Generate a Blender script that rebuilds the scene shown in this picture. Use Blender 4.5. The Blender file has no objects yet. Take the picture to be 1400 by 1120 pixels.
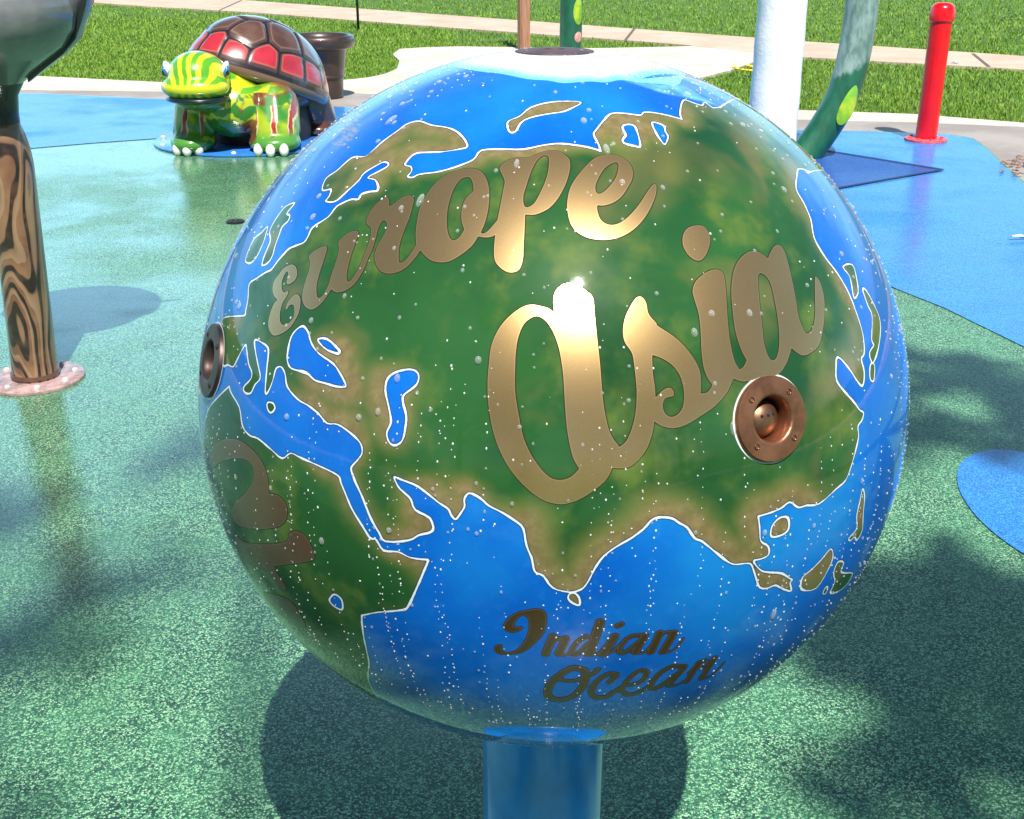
import bpy, bmesh, math, random
import numpy as np
from mathutils import Vector, Matrix, kdtree, noise as mnoise
random.seed(7); rng = np.random.default_rng(7)
R = math.radians
scene = bpy.context.scene
COL = scene.collection

# ------------------------------------------------------------------ camera
TH = R(22.4); F = 1600.0; CW, CH = 1400.0, 1120.0
CAMP = np.array([0.0, 0.0, 1.6])
cam = bpy.data.cameras.new('camera'); camo = bpy.data.objects.new('camera', cam); COL.objects.link(camo)
cam.sensor_width = 36; cam.lens = 36 * F / CW; cam.clip_end = 2000; cam.clip_start = 0.05
camo.location = CAMP; camo.rotation_euler = (math.pi/2 - TH, 0, 0)
scene.camera = camo
FW = np.array([0, math.cos(TH), -math.sin(TH)]); UP = np.array([0, math.sin(TH), math.cos(TH)]); RT = np.array([1.0, 0, 0])
def ray(px, py):
    d = FW + RT*((px-CW/2)/F) + UP*((CH/2-py)/F)
    return d/np.linalg.norm(d)
def gp(px, py, z=0.0):                       # a survey point on the ground
    d = ray(px, py); t = (z-CAMP[2])/d[2]
    return CAMP + d*t

# ------------------------------------------------------------------ object helpers
def tag(o, label=None, cat=None, group=None, kind=None):
    if label: o['label'] = label
    if cat: o['category'] = cat
    if group: o['group'] = group
    if kind: o['kind'] = kind
    return o
def thing(name, label, cat, loc=(0,0,0), group=None):
    o = bpy.data.objects.new(name, None); COL.objects.link(o); o.location = loc
    o.empty_display_size = .1
    return tag(o, label, cat, group)
def link(name, me, mat=None, parent=None, smooth=True):
    o = bpy.data.objects.new(name, me); COL.objects.link(o)
    if mat: me.materials.append(mat)
    if smooth:
        me.polygons.foreach_set('use_smooth', [True]*len(me.polygons))
    if parent:
        o.parent = parent                     # geometry is given in world space; shift it into the parent's frame
        pl = Vector((0,0,0)); p = parent
        while p: pl += Vector(p.location); p = p.parent
        me.transform(Matrix.Translation(-pl))
    return o
def bm_obj(name, bm, mat=None, parent=None, smooth=True, auto=None):
    me = bpy.data.meshes.new(name); bm.to_mesh(me); bm.free()
    o = link(name, me, mat, parent, smooth)
    if auto is not None: 
        me.set_sharp_from_angle(angle=R(auto))
    return o
def np_mesh(name, V, Fc):
    me = bpy.data.meshes.new(name)
    me.from_pydata([tuple(map(float, v)) for v in V], [], [tuple(map(int, f)) for f in Fc]); me.update()
    return me
def attr(me, name, arr):
    a = me.attributes.new(name, 'FLOAT', 'POINT'); a.data.foreach_set('value', np.asarray(arr, dtype=np.float32))

def frame_from(axis):
    a = Vector(axis).normalized()
    return a.to_track_quat('Z', 'Y').to_matrix().to_4x4()
def lathe_bm(profile, segs=48, M=None, bm=None, cap=True):
    bm = bm or bmesh.new(); rings = []
    for (r, z) in profile:
        if r < 1e-5: rings.append([bm.verts.new((0, 0, z))])
        else: rings.append([bm.verts.new((r*math.cos(2*math.pi*i/segs), r*math.sin(2*math.pi*i/segs), z)) for i in range(segs)])
    new = [v for rg in rings for v in rg]
    for a, b in zip(rings, rings[1:]):
        for i in range(segs):
            j = (i+1) % segs
            if len(a) == 1 and len(b) == 1: continue
            if len(a) == 1: bm.faces.new((a[0], b[j], b[i])) 
            elif len(b) == 1: bm.faces.new((a[i], a[j], b[0]))
            else: bm.faces.new((a[i], a[j], b[j], b[i]))
    if M is not None: bmesh.ops.transform(bm, matrix=M, verts=new)
    bmesh.ops.recalc_face_normals(bm, faces=bm.faces[:])
    return bm
def tube_bm(pts, rad, segs=24, bm=None, cap=True):
    bm = bm or bmesh.new(); P = [Vector(p) for p in pts]; rings = []; nrm = None
    for i, p in enumerate(P):
        t = (P[min(i+1, len(P)-1)] - P[max(i-1, 0)]).normalized()
        if nrm is None:
            nrm = t.orthogonal().normalized()
        nrm = (nrm - t*nrm.dot(t)).normalized(); b = t.cross(nrm)
        r = rad[i] if hasattr(rad, '__len__') else rad
        rings.append([bm.verts.new(p + (nrm*math.cos(2*math.pi*k/segs) + b*math.sin(2*math.pi*k/segs))*r) for k in range(segs)])
    for a, b in zip(rings, rings[1:]):
        for i in range(segs): bm.faces.new((a[i], a[(i+1)%segs], b[(i+1)%segs], b[i]))
    if cap:
        bm.faces.new(rings[0][::-1]); bm.faces.new(rings[-1])
    bmesh.ops.recalc_face_normals(bm, faces=bm.faces[:])
    return bm
def ell_bm(c, r, rot=None, sub=4, bm=None):
    bm = bm or bmesh.new()
    M = Matrix.Translation(Vector(c))
    if rot is not None: M = M @ rot
    M = M @ Matrix.Diagonal((*r, 1))
    bmesh.ops.create_icosphere(bm, subdivisions=sub, radius=1, matrix=M)
    return bm
def catmull(P, n=4, closed=True):
    P = [np.array(p, float) for p in P]; out = []; N = len(P)
    rngi = range(N) if closed else range(N-1)
    for i in rngi:
        g = (lambda k: P[k % N]) if closed else (lambda k: P[min(max(k, 0), N-1)])
        p0, p1, p2, p3 = g(i-1), g(i), g(i+1), g(i+2)
        if np.allclose(p1, p2): continue
        for k in range(n):
            t = k/n
            out.append(.5*((2*p1)+(-p0+p2)*t+(2*p0-5*p1+4*p2-p3)*t*t+(-p0+3*p1-3*p2+p3)*t**3))
    if not closed: out.append(P[-1])
    return out

# ------------------------------------------------------------------ node helper
class NT:
    def __init__(s, name):
        s.m = bpy.data.materials.new(name); s.m.use_nodes = True; s.t = s.m.node_tree; s.n = s.t.nodes
        s.b = s.n['Principled BSDF']; s.out = s.n['Material Output']
    def new(s, typ, **kw):
        n = s.n.new(typ)
        for k, v in kw.items():
            if k.startswith('i_'): n.inputs[k[2:].replace('_', ' ')].default_value = v
            else: setattr(n, k, v)
        return n
    def lk(s, a, b): s.t.links.new(a, b)
    def put(s, inp, v):
        if hasattr(v, 'is_linked') or hasattr(v, 'links'): s.lk(v, inp)
        else:
            if hasattr(inp.default_value, '__len__') and not hasattr(v, '__len__'): v = (v, v, v, 1)[:len(inp.default_value)]
            if hasattr(v, '__len__') and len(v) == 3 and len(inp.default_value) == 4: v = (*v, 1)
            inp.default_value = v
    def math(s, op, a, b=0.0, c=None, clamp=False):
        n = s.n.new('ShaderNodeMath'); n.operation = op; n.use_clamp = clamp
        s.put(n.inputs[0], a); s.put(n.inputs[1], b)
        if c is not None: s.put(n.inputs[2], c)
        return n.outputs[0]
    def ss(s, x, lo, hi, a=0.0, b=1.0):       # smoothstep
        n = s.n.new('ShaderNodeMapRange'); n.interpolation_type = 'SMOOTHSTEP'
        s.put(n.inputs[0], x); n.inputs[1].default_value = lo; n.inputs[2].default_value = hi
        n.inputs[3].default_value = a; n.inputs[4].default_value = b
        return n.outputs[0]
    def mix(s, f, a, b, mode='MIX'):
        n = s.n.new('ShaderNodeMix'); n.data_type = 'RGBA'; n.blend_type = mode
        s.put(n.inputs[0], f); s.put(n.inputs[6], a); s.put(n.inputs[7], b)
        return n.outputs[2]
    def coord(s, kind='Object', scale=None, rot=None):
        c = s.new('ShaderNodeTexCoord').outputs[kind]
        if scale is None and rot is None: return c
        m = s.new('ShaderNodeMapping'); s.lk(c, m.inputs[0])
        if scale is not None: m.inputs['Scale'].default_value = scale
        if rot is not None: m.inputs['Rotation'].default_value = rot
        return m.outputs[0]
    def noise(s, vec, scale, detail=3, rough=.5, dist=0.0):
        n = s.n.new('ShaderNodeTexNoise'); s.lk(vec, n.inputs['Vector'])
        n.inputs['Scale'].default_value = scale; n.inputs['Detail'].default_value = detail
        n.inputs['Roughness'].default_value = rough; n.inputs['Distortion'].default_value = dist
        return n.outputs['Fac']
    def attr(s, name):
        n = s.n.new('ShaderNodeAttribute'); n.attribute_name = name; return n.outputs['Fac']
    def bump(s, h, strength=.3, dist=.01):
        n = s.n.new('ShaderNodeBump'); n.inputs['Strength'].default_value = strength; n.inputs['Distance'].default_value = dist
        s.lk(h, n.inputs['Height']); s.lk(n.outputs[0], s.b.inputs['Normal']); return n.outputs[0]
    def set(s, **kw):
        for k, v in kw.items(): s.put(s.b.inputs[k.replace('_', ' ')], v)
        return s
def simple(name, col, rough=.5, metal=0.0, coat=0.0, var=.15, scale=8, bump=0, **kw):
    t = NT(name); c = t.coord('Object')
    f = t.ss(t.noise(c, scale, 5, .6), .3, .7)
    a = tuple(x*(1-var) for x in col); b = tuple(min(1, x*(1+var)) for x in col)
    t.set(Base_Color=t.mix(f, a, b), Roughness=rough, Metallic=metal, Coat_Weight=coat, **kw)
    if bump: t.bump(t.noise(c, scale*6, 4, .6), bump, .005)
    return t.m

# ------------------------------------------------------------------ the globe: chart and traced coasts
GR = .45; GZ = .98                                     # radius and slight flattening
GC = CAMP + ray(752, 543)*1.548
SC = np.array([GR, GR, GR*GZ])
AX = (CAMP-GC)/SC; AX /= np.linalg.norm(AX)
E1 = np.cross([0, 0, 1], AX); E1 /= np.linalg.norm(E1); E2 = np.cross(AX, E1)
def hit(px, py):                                        # point of the unit sphere seen there; past the rim it wraps on round
    c0 = np.array([752.3, 542.5]); v = np.array([px, py]) - c0
    for k in range(40):
        d = ray(*(c0+v))
        o = (CAMP-GC)/SC; dd = d/SC
        a = dd@dd; b = o@dd; c = o@o-1; D = b*b-a*c
        if D > 1e-4: break
        v = v*.997
    t = (-b-math.sqrt(max(D, 0)))/a
    return o+dd*t
def far(dx, dy, ang):                                   # direction around the axis (dx right, dy down), angle from it
    n = math.hypot(dx, dy); a = R(ang)
    return AX*math.cos(a) + (E1*dx/n - E2*dy/n)*math.sin(a)
def ll(lat, lon):
    a = math.atan2(AX[1], AX[0]) + R(lon-78); l = R(lat)
    return np.array([math.cos(l)*math.cos(a), math.cos(l)*math.sin(a), math.sin(l)])
def Z(x0, y0, s, pts): return [hit(x0+p[0]/s, y0+p[1]/s) for p in pts]
def ae(V):
    V = np.asarray(V); c = np.clip(V@AX, -1, 1); a = np.arccos(c); x = V@E1; y = V@E2
    r = np.sqrt(x*x+y*y)+1e-12
    return np.stack([a*x/r, a*y/r], -1)
def norm(V): return V/np.linalg.norm(V, axis=-1, keepdims=True)
def smooth3(P, n=3): return norm(np.array(catmull(P, n)))
z1 = lambda p: Z(260, 40, 3.5, p); z2 = lambda p: Z(600, 40, 3.5, p); z3 = lambda p: Z(880, 40, 3.5, p)
z4 = lambda p: Z(250, 340, 3.5, p); z6 = lambda p: Z(880, 340, 3.5, p); z7 = lambda p: Z(250, 640, 3.5, p)
z8 = lambda p: Z(600, 640, 3.5, p); z9 = lambda p: Z(880, 640, 3.5, p); zk = lambda p: Z(430, 120, 3.5, p)
za = lambda p: Z(360, 290, 7, p); zl = lambda p: Z(1060, 200, 3.111, p)
eurasia = (z4([(183,400),(185,350),(205,328),(290,322),(300,300),(312,240),(318,170),(350,145),(400,112)])
 + za([(75,555),(130,480),(190,410),(250,350),(320,320),(390,290),(430,230),(470,150),(560,90),(630,40)])
 + zk([(105,570),(130,555),(175,535),(210,535),(225,510),(270,497),(300,495),(305,470),(290,440),(255,430),(300,405),(345,380),(355,362),(330,355),(290,375),(235,410),(210,445),(150,500),(100,543),(55,543),(70,520),(80,485),(38,490),(55,435),(110,395),(180,335),(240,330),(280,300),(330,255),(400,205),(440,175),(500,160),(560,180),(630,190),(680,210),(715,245),(730,280),(700,292),(620,305),(560,308),(490,312),(455,335),(432,370),(460,378),(463,400),(445,425),(470,430),(500,415),(580,405),(660,385),(740,355),(770,335),(800,300),(900,295),(1000,295),(1100,275),(1180,268),(1280,280),(1335,292),(1370,305),(1370,305)])
 + z2([(765,550),(742,505),(755,480),(800,425),(830,403),(890,403),(965,412),(985,397),(1060,405),(1165,432),(1165,432),(1155,400),(1170,340),(1210,350),(1260,365),(1275,350),(1345,375)])
 + [far(.53,-.85,77), far(.6,-.8,83), far(.7,-.72,88), far(.77,-.65,84)]
 + zl([(150,108),(140,105),(100,95),(92,120),(88,180),(120,240),(150,310),(165,390),(210,470),(260,535),(310,620),(345,710),(372,800),(378,880),(365,905),(378,960),(372,1018),(350,1000),(310,940),(265,895),(258,940),(262,1000),(300,1050)])
 + z6([(1010,740),(1035,775),(1052,785),(1045,820),(1025,850),(1028,900),(1010,980),(990,1050)])
 + z9([(965,60),(920,100),(840,170),(780,178),(740,188),(700,162),(660,190),(610,212),(548,230),(548,230),(555,290),(560,350),(595,375),(597,415),(560,435),(525,445),(560,490),(600,500),(660,505),(700,530),(712,535),(700,550),(705,588),(660,575),(630,560),(590,575),(555,570),(540,530),(520,470),(500,455),(430,460),(380,430),(330,390),(280,350),(245,335),(210,285),(170,262),(130,238),(50,240)])
 + z8([(980,290),(920,335),(850,375),(790,420),(745,480),(715,540),(680,580),(620,592),(545,572),(500,515),(460,495),(445,430),(420,370),(405,290),(370,255),(300,210),(240,180),(200,145),(145,118),(120,150),(122,185),(100,220),(80,245),(60,225),(45,195),(0,165)])
 + z7([(1130,90),(1060,60),(1005,38),(1005,38),(1030,90),(1060,120),(1090,150),(1110,200),(1180,240),(1195,300),(1130,320),(1080,345),(970,350),(940,310),(900,240),(860,140),(820,50)])
 + z4([(806,1050),(830,1020),(858,980),(850,930),(800,880),(740,840),(690,835),(650,790),(600,750),(550,720),(500,660),(490,600),(470,565),(445,575),(430,630),(410,680),(395,690),(400,600),(410,500),(405,470),(380,450),(345,435),(345,480),(360,560),(370,620),(345,650),(325,690),(300,690),(290,665),(325,625),(330,590),(315,550),(305,480),(300,458),(280,490),(255,540),(240,565),(215,555),(190,550)]))
africa = (z4([(222,660),(222,660),(230,690),(270,760),(285,850),(320,895),(360,910),(420,960),(475,1005),(515,980),(560,1000),(650,1040)])
 + z7([(740,35),(755,70),(780,130),(810,200),(860,280),(895,335),(925,345),(960,395),(1030,402),(1090,430),(1175,440),(1175,440),(1150,500),(1120,570),(1075,665),(1040,680),(930,690),(855,705),(855,705),(860,780),(880,880),(890,940),(886,1010),(925,1090)])
 + [far(-.43,.9,80), far(-.5,.87,90), far(-.65,.76,93), far(-.8,.6,92), far(-.9,.4,86), far(-.95,.3,78)]
 + [hit(272.5, 640), hit(275, 610)] + z4([(98,920),(105,830),(125,765),(165,715)]))
polys = [eurasia, africa,
 z4([(575,370),(600,400),(615,450),(650,500),(720,550),(755,600),(780,650),(775,663),(730,660),(680,645),(630,630),(590,595),(520,575),(500,540),(500,500),(515,430),(540,390)]),
 z4([(645,432),(690,432),(735,470),(752,495),(735,503),(690,485),(660,460)]),
 z4([(1080,577),(1115,585),(1130,610),(1120,650),(1085,680),(1055,705),(1055,740),(1070,800),(1065,860),(1050,920),(1015,943),(985,925),(975,880),(995,830),(985,760),(968,680),(980,620),(1020,590)]),
 z2([(885,458),(930,458),(950,490),(965,560),(940,560),(885,545),(880,525),(895,505),(880,480)]),
 z2([(1020,445),(1075,460),(1085,490),(1098,515),(1083,552),(1060,530),(1035,490)]),
 z7([(725,603),(760,630),(765,675),(745,675),(715,655),(700,630)]),
 z4([(405,738),(430,740),(440,765),(420,785),(405,765)]),
 z8([(625,605),(650,600),(670,620),(672,655),(640,645),(620,625)]),
 z2([(330,445),(350,432),(390,415),(440,375),(520,352),(600,345),(680,350),(640,375),(590,395),(520,405),(430,425),(390,450),(370,485),(345,495),(330,470)]),
 z1([(500,832),(462,880),(476,892),(468,918),(440,945),(425,985),(405,1040),(395,1080),(375,1115),(345,1130),(350,1100),(365,1060),(385,1010),(380,970),(400,925),(430,880),(455,850)]),
 z1([(370,945),(340,975),(305,1005),(275,1070),(265,1110),(290,1118),(320,1085),(350,1020),(362,980)]),
 zl([(288,512),(328,505),(345,560),(352,622),(335,645),(325,590),(315,550)]),
 zl([(372,612),(385,612),(415,665),(445,740),(443,830),(420,915),(405,905),(402,875),(420,845),(410,820),(412,720),(395,680)]),
 zl([(405,930),(422,932),(418,998),(403,985)]),
 z9([(1048,100),(1057,140),(1050,220),(1045,300),(1020,345),(1010,328),(990,347),(983,335),(1020,290),(1020,230),(1035,160)]),
 z9([(650,240),(690,238),(693,290),(665,318),(612,328),(615,280)]),
 z9([(895,388),(905,428),(880,490),(825,575),(757,580),(760,525),(800,490),(850,440)]),
 z9([(930,450),(957,455),(945,500),(1000,505),(960,570),(895,600),(915,545),(910,500)]),
 z9([(870,573),(880,570),(872,600),(858,600)]),
 [ll(*p) for p in [(70,-160),(72,-130),(70,-95),(62,-80),(58,-68),(47,-60),(42,-72),(30,-82),(26,-80),(30,-92),(20,-97),(9,-80),(15,-98),(28,-114),(40,-125),(56,-132),(60,-150),(58,-162)]],
 [ll(*p) for p in [(10,-75),(8,-60),(-5,-38),(-22,-42),(-38,-58),(-54,-70),(-40,-74),(-18,-71),(-4,-81)]],
]
polys = [smooth3(p) for p in polys]
ice = smooth3(z2([(40,150),(75,178),(180,200),(290,212),(420,238),(520,245),(600,258),(720,250),(800,255),(870,243),(960,255),(1060,262),(1140,268),(1160,240),(1150,215)])
 + [ll(72,120), ll(70,160), ll(71,-160), ll(70,-120), ll(72,-80), ll(74,-40), ll(74,-5)])
mist = smooth3(z2([(880,243),(1060,262),(1165,262),(1260,320),(1350,372),(1270,350),(1200,335),(1100,315),(1000,285)]))
worn = smooth3(z1([(800,395),(815,430),(800,490),(750,550),(690,560),(680,520),(720,450)]))
worn2 = smooth3(z1([(1060,235),(1040,285),(940,320),(905,310),(960,270)]))

def inside(Q, P2):
    res = np.zeros(len(Q), bool)
    mn = P2.min(0); mx = P2.max(0)
    idx = np.where((Q[:,0] >= mn[0]) & (Q[:,0] <= mx[0]) & (Q[:,1] >= mn[1]) & (Q[:,1] <= mx[1]))[0]
    q = Q[idx]; r = np.zeros(len(idx), bool)
    for a, b in zip(P2, np.roll(P2, -1, 0)):
        if a[1] == b[1]: continue
        c = ((a[1] > q[:,1]) != (b[1] > q[:,1]))
        xs = (b[0]-a[0])*(q[:,1]-a[1])/(b[1]-a[1])+a[0]
        r ^= c & (q[:,0] < xs)
    res[idx] = r; return res
def dist3(V, plist, closed=True):                       # metres to the nearest curve, with its local half width removed if any
    A = []; B = []
    for p in plist:
        q = np.roll(p, -1, 0) if closed else p[1:]
        for a, b in zip(p if closed else p[:-1], q):
            n = max(1, int(np.linalg.norm(b-a)/.004))
            for k in range(n):
                A.append(a+(b-a)*k/n); B.append(a+(b-a)*(k+1)/n)
    A = np.array(A); B = np.array(B); Mid = (A+B)/2
    kd = kdtree.KDTree(len(Mid))
    for i, m in enumerate(Mid): kd.insert(m, i)
    kd.balance()
    I = np.array([[h[1] for h in kd.find_n(v, 3)] for v in V]) if len(Mid) > 3 else None
    best = np.full(len(V), 1e9)
    for k in range(3):
        a = A[I[:,k]]; d = B[I[:,k]]-a
        t = np.clip(((V-a)*d).sum(1)/((d*d).sum(1)+1e-14), 0, 1)
        best = np.minimum(best, np.linalg.norm(V-(a+d*t[:,None]), axis=1))
    return best*GR

# ------------------------------------------------------------------ letters
zA = za; zB = lambda p: Z(500,220,7,p); zC = lambda p: Z(640,200,7,p); zD = lambda p: Z(740,190,7,p)
zE = lambda p: Z(640,380,4.6667,p); zF = lambda p: Z(640,480,4.6667,p); zG = lambda p: Z(840,380,5.09,p); zH = lambda p: Z(920,300,4.6667,p)
zI = lambda p: Z(660,820,7,p); zJ = lambda p: Z(800,820,7,p); zX = lambda p: Z(220,580,4,p)
def dbl(*p): return [p[0], p[0]]
europe = [
 zA([(265,505),(300,515),(320,545),(325,600),(305,650),(270,680),(235,692),(225,670),(240,620),(240,580),(225,570),(195,620),(178,680),(180,740),(200,772),(235,758),(240,775),(215,825),(188,865),(168,930),(160,1000),(168,1060),(200,1085),(250,1060),(290,1010),(300,950),(295,900),(280,885),(250,895),(225,935),(218,910),(240,860),(280,810),(320,788),(350,815),(357,870),(345,950),(320,1010),(270,1090),(200,1150),(110,1183),(65,1140),(50,1060),(75,950),(110,870),(137,842),(105,800),(92,740),(105,670),(150,600),(200,540)]),
 zA([(600,328),(608,350),(600,400),(570,490),(535,600),(512,700),(512,790),(525,822),(555,815),(590,770),(630,690),(655,600),(700,470),(725,370),(722,290),(760,245),(820,200),(880,180),(908,190),(905,230),(870,330),(830,450),(805,560),(798,630),(808,665),(835,660),(880,600),(930,510),(970,410),(1010,300),(1030,220),(1030,150)])
 + zB([(15,610),(10,580),(15,550),(60,465),(120,400),(180,355),(210,350),(222,380),(225,440),(225,440),(270,415),(340,360),(400,335),(445,340),(460,370),(450,430),(420,540),(380,640),(340,750),(318,850),(318,960),(335,978),(380,955),(440,880),(485,805),(485,805),(480,700),(490,600),(515,470),(560,370),(630,260),(720,170),(820,115),(940,80),(1040,80),(1110,110),(1160,190),(1182,300),(1175,440),(1145,580),(1100,690),(1100,690),(1130,698),(1180,665),(1240,595),(1262,570),(1262,570),(1290,430),(1320,270),(1330,190)])
 + zC([(310,240),(305,210),(330,170),(400,130),(480,112),(560,115),(620,98),(700,65),(790,45),(870,52),(930,90),(972,140),(970,240),(930,370),(860,500),(780,590),(690,640),(620,658),(545,655),(545,655),(540,800),(530,980),(524,1080),(490,1180),(410,1210),(330,1180),(260,1100),(250,980),(262,845),(262,845),(230,865),(170,875),(95,865),(95,865)])
 + zB([(1020,810),(940,880),(850,940),(780,968),(700,972),(630,955),(570,910),(522,855),(522,855),(480,920),(400,1010),(320,1060),(230,1080),(160,1065),(110,1010),(88,940),(95,870),(130,790),(180,700),(205,630),(200,590),(180,572),(150,590),(120,650),(100,730),(70,830),(30,920)])
 + zA([(980,510),(940,590),(880,680),(800,745),(720,770),(680,760),(650,738),(650,738),(620,790),(560,870),(500,920),(450,932),(400,900),(375,830),(385,740),(420,620),(445,540),(450,480),(440,430),(470,390),(540,345)]),
 zB([(960,158),(1000,165),(1025,210),(1035,290),(1035,290),(980,340),(935,410),(918,490),(920,580),(945,660),(945,660),(900,730),(850,762),(810,745),(785,680),(775,580),(785,460),(815,340),(860,240),(910,180)]),
 zC([(740,90),(770,105),(775,150),(765,250),(735,350),(690,450),(640,540),(590,580),(550,585),(530,550),(530,470),(560,370),(600,250),(650,150),(700,100)]),
 zD([(560,165),(640,150),(740,165),(820,215),(870,290),(870,380),(830,460),(770,550),(690,610),(600,638),(535,635),(535,635),(535,680),(560,760),(610,810),(690,825),(780,790),(870,710),(950,610),(1020,500),(1070,440),(1090,437),(1102,465),(1090,550),(1040,670),(970,780),(880,870),(780,930),(680,960),(560,967),(440,945),(340,890),(280,810),(252,700),(250,600),(275,480),(330,380),(420,270),(500,195)]),
 zD([(700,228),(735,240),(738,290),(710,380),(650,460),(590,515),(545,528),(520,500),(520,440),(560,350),(620,270)])]
asia = [
 zE([(550,225),(550,225),(545,130),(570,70),(630,35),(700,50),(760,90),(795,130),(805,220),(820,360),(840,540),(850,660),(860,780),(880,900),(910,1000),(965,1080),(965,1080),(1010,1040),(1045,960),(1068,860),(1075,720),(1060,560),(1045,480),(1000,410),(988,340),(1000,260),(1030,190),(1070,130),(1105,122),(1135,160),(1150,230),(1200,290)])
 + zG([(300,335),(400,400),(480,470),(550,560),(590,640),(600,720),(598,805),(598,805),(640,800),(670,770),(680,740),(680,740),(650,700),(620,620),(605,500),(600,380),(585,250),(550,130),(545,80)])
 + zH([(150,390),(220,335),(280,322),(320,350),(335,440),(345,600),(360,760),(390,900),(425,960),(425,960),(450,940),(470,900),(470,900),(430,820),(395,700),(378,560),(372,450),(385,340),(420,260),(480,210),(530,205),(570,225),(606,252),(606,252),(620,215),(650,170),(685,170),(715,220),(745,330),(780,500),(800,620),(830,700),(855,730),(885,705),(905,620),(905,480),(905,380),(915,370),(940,410),(962,500),(965,600),(955,700),(930,800),(880,850),(830,868),(790,850),(755,820),(755,820),(730,900),(690,970),(640,1000),(560,1005),(520,1020),(450,1035),(385,1015),(385,1015)])
 + zG([(780,800),(700,890),(600,960),(500,1020),(410,1045),(330,1030),(275,995),(275,995)])
 + zF([(1175,520),(1140,620),(1080,700),(1010,745),(920,745),(920,745),(880,820),(800,890),(720,940),(640,970),(570,975),(480,950),(380,880),(280,770),(210,650),(160,510),(130,340),(125,200),(133,90)])
 + zE([(150,430),(200,320),(270,240),(350,185),(410,172),(480,185),(520,200)]),
 zE([(430,245),(490,270),(540,340),(580,450),(605,600),(615,750),(625,900),(640,1020)]) + zF([(670,680),(710,750),(710,750),(660,800),(600,822),(540,815),(490,780),(440,720),(390,640),(350,540),(325,420),(300,260),(300,100)]) + zE([(305,470),(320,380),(360,290)]),
 zG([(262,535),(262,535),(330,560),(400,605),(450,670),(475,740),(485,820),(475,900),(440,950),(390,968),(350,940),(335,890),(350,840),(410,822),(410,822),(410,790),(385,765),(340,780),(285,835),(285,835),(280,760),(265,650)]),
 zH([(550,345),(590,360),(625,420),(650,530),(670,650),(678,780),(665,870),(640,900),(610,880),(580,790),(565,650),(550,520),(540,400)]),
 zH([(150,40),(200,50),(232,100),(235,150),(215,215),(180,260),(140,260),(95,225),(65,170),(63,110),(90,60)])]
africa_w = [
 zX([(275,140),(320,95),(380,80),(440,95),(510,150),(560,220),(585,300),(590,380),(590,380),(640,390),(680,430),(692,480),(680,530),(640,560),(560,572),(470,565),(410,540),(385,480),(420,420),(470,370),(505,310),(510,250),(480,200),(430,185),(370,190),(320,210),(280,250),(265,200)]),
 zX([(400,600),(450,640),(520,655),(620,655),(690,640),(705,600),(740,585),(790,610),(820,660),(840,730),(800,750),(700,765),(620,775),(620,775),(640,820),(680,880),(680,905),(640,880),(590,810),(540,780),(460,760),(430,700)]),
 zX([(560,920),(620,930),(700,960),(750,1020),(790,1090),(780,1120),(700,1080),(600,980)])]
indian = [zI([(200,260),(215,220),(270,160),(340,120),(430,100),(500,88),(570,98),(605,140),(605,220),(590,300),(550,360),(490,420),(420,480),(350,510),(250,522),(150,515),(115,480),(125,440),(180,432),(182,480),(230,505),(310,490),(370,440),(420,360),(445,280),(445,200),(420,160),(370,150),(320,190),(290,250),(330,262),(385,262),(340,300),(280,312),(225,295)])]
S7 = 1/7*1.32/1600
indian_s = [(zI([(668,352),(600,520)]),54),(zI([(640,430),(715,372),(790,368)]),28),(zI([(795,372),(725,515)]),56),(zI([(725,530),(790,528),(860,480)]),16),
 (zI([(990,350),(910,400),(855,480),(865,525),(930,505),(1000,430)]),38),(zI([(1122,215),(1018,515)]),66),(zI([(1020,532),(1100,520),(1150,470)]),18),
 (zI([(1262,352),(1150,520)]),62),(zI([(1292,250),(1325,235)]),44),(zI([(1150,535),(1230,505),(1310,430)]),16),
 (zJ([(520,340),(420,360),(345,440),(330,505),(400,495),(500,410)]),36),(zJ([(570,345),(480,498)]),58),(zJ([(480,515),(560,505),(640,430)]),16),
 (zJ([(712,322),(630,500)]),60),(zJ([(650,420),(760,318),(850,310)]),24),(zJ([(848,320),(745,495)]),62),(zJ([(745,512),(830,490),(900,430),(942,368)]),14)]
ocean_s = [(zI([(950,665),(860,655),(750,710),(660,790),(620,880),(645,935),(740,955),(860,925),(950,840),(985,740),(975,675)]),48),(zI([(700,750),(800,775),(900,770),(1000,730),(1075,700),(1085,670),(1110,665)]),28),
 (zJ([(232,785),(285,740),(295,715),(220,712),(120,775),(60,870),(85,925),(190,930),(260,890),(330,850)]),38),
 (zJ([(430,815),(530,785),(585,720),(560,675),(480,700),(390,790),(350,860),(400,905),(500,890),(600,835)]),34),
 (zJ([(950,640),(830,640),(710,710),(625,820),(670,850),(760,800),(860,720)]),40),(zJ([(950,645),(800,815)]),44),(zJ([(800,825),(880,815),(960,770)]),16),
 (zJ([(1090,600),(975,780)]),44),(zJ([(1000,700),(1090,610),(1150,580)]),34),(zJ([(1235,560),(1115,745)]),48),(zJ([(1120,650),(1235,560)]),26),(zJ([(1110,755),(1200,730),(1270,670),(1330,600)]),14)]
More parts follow.
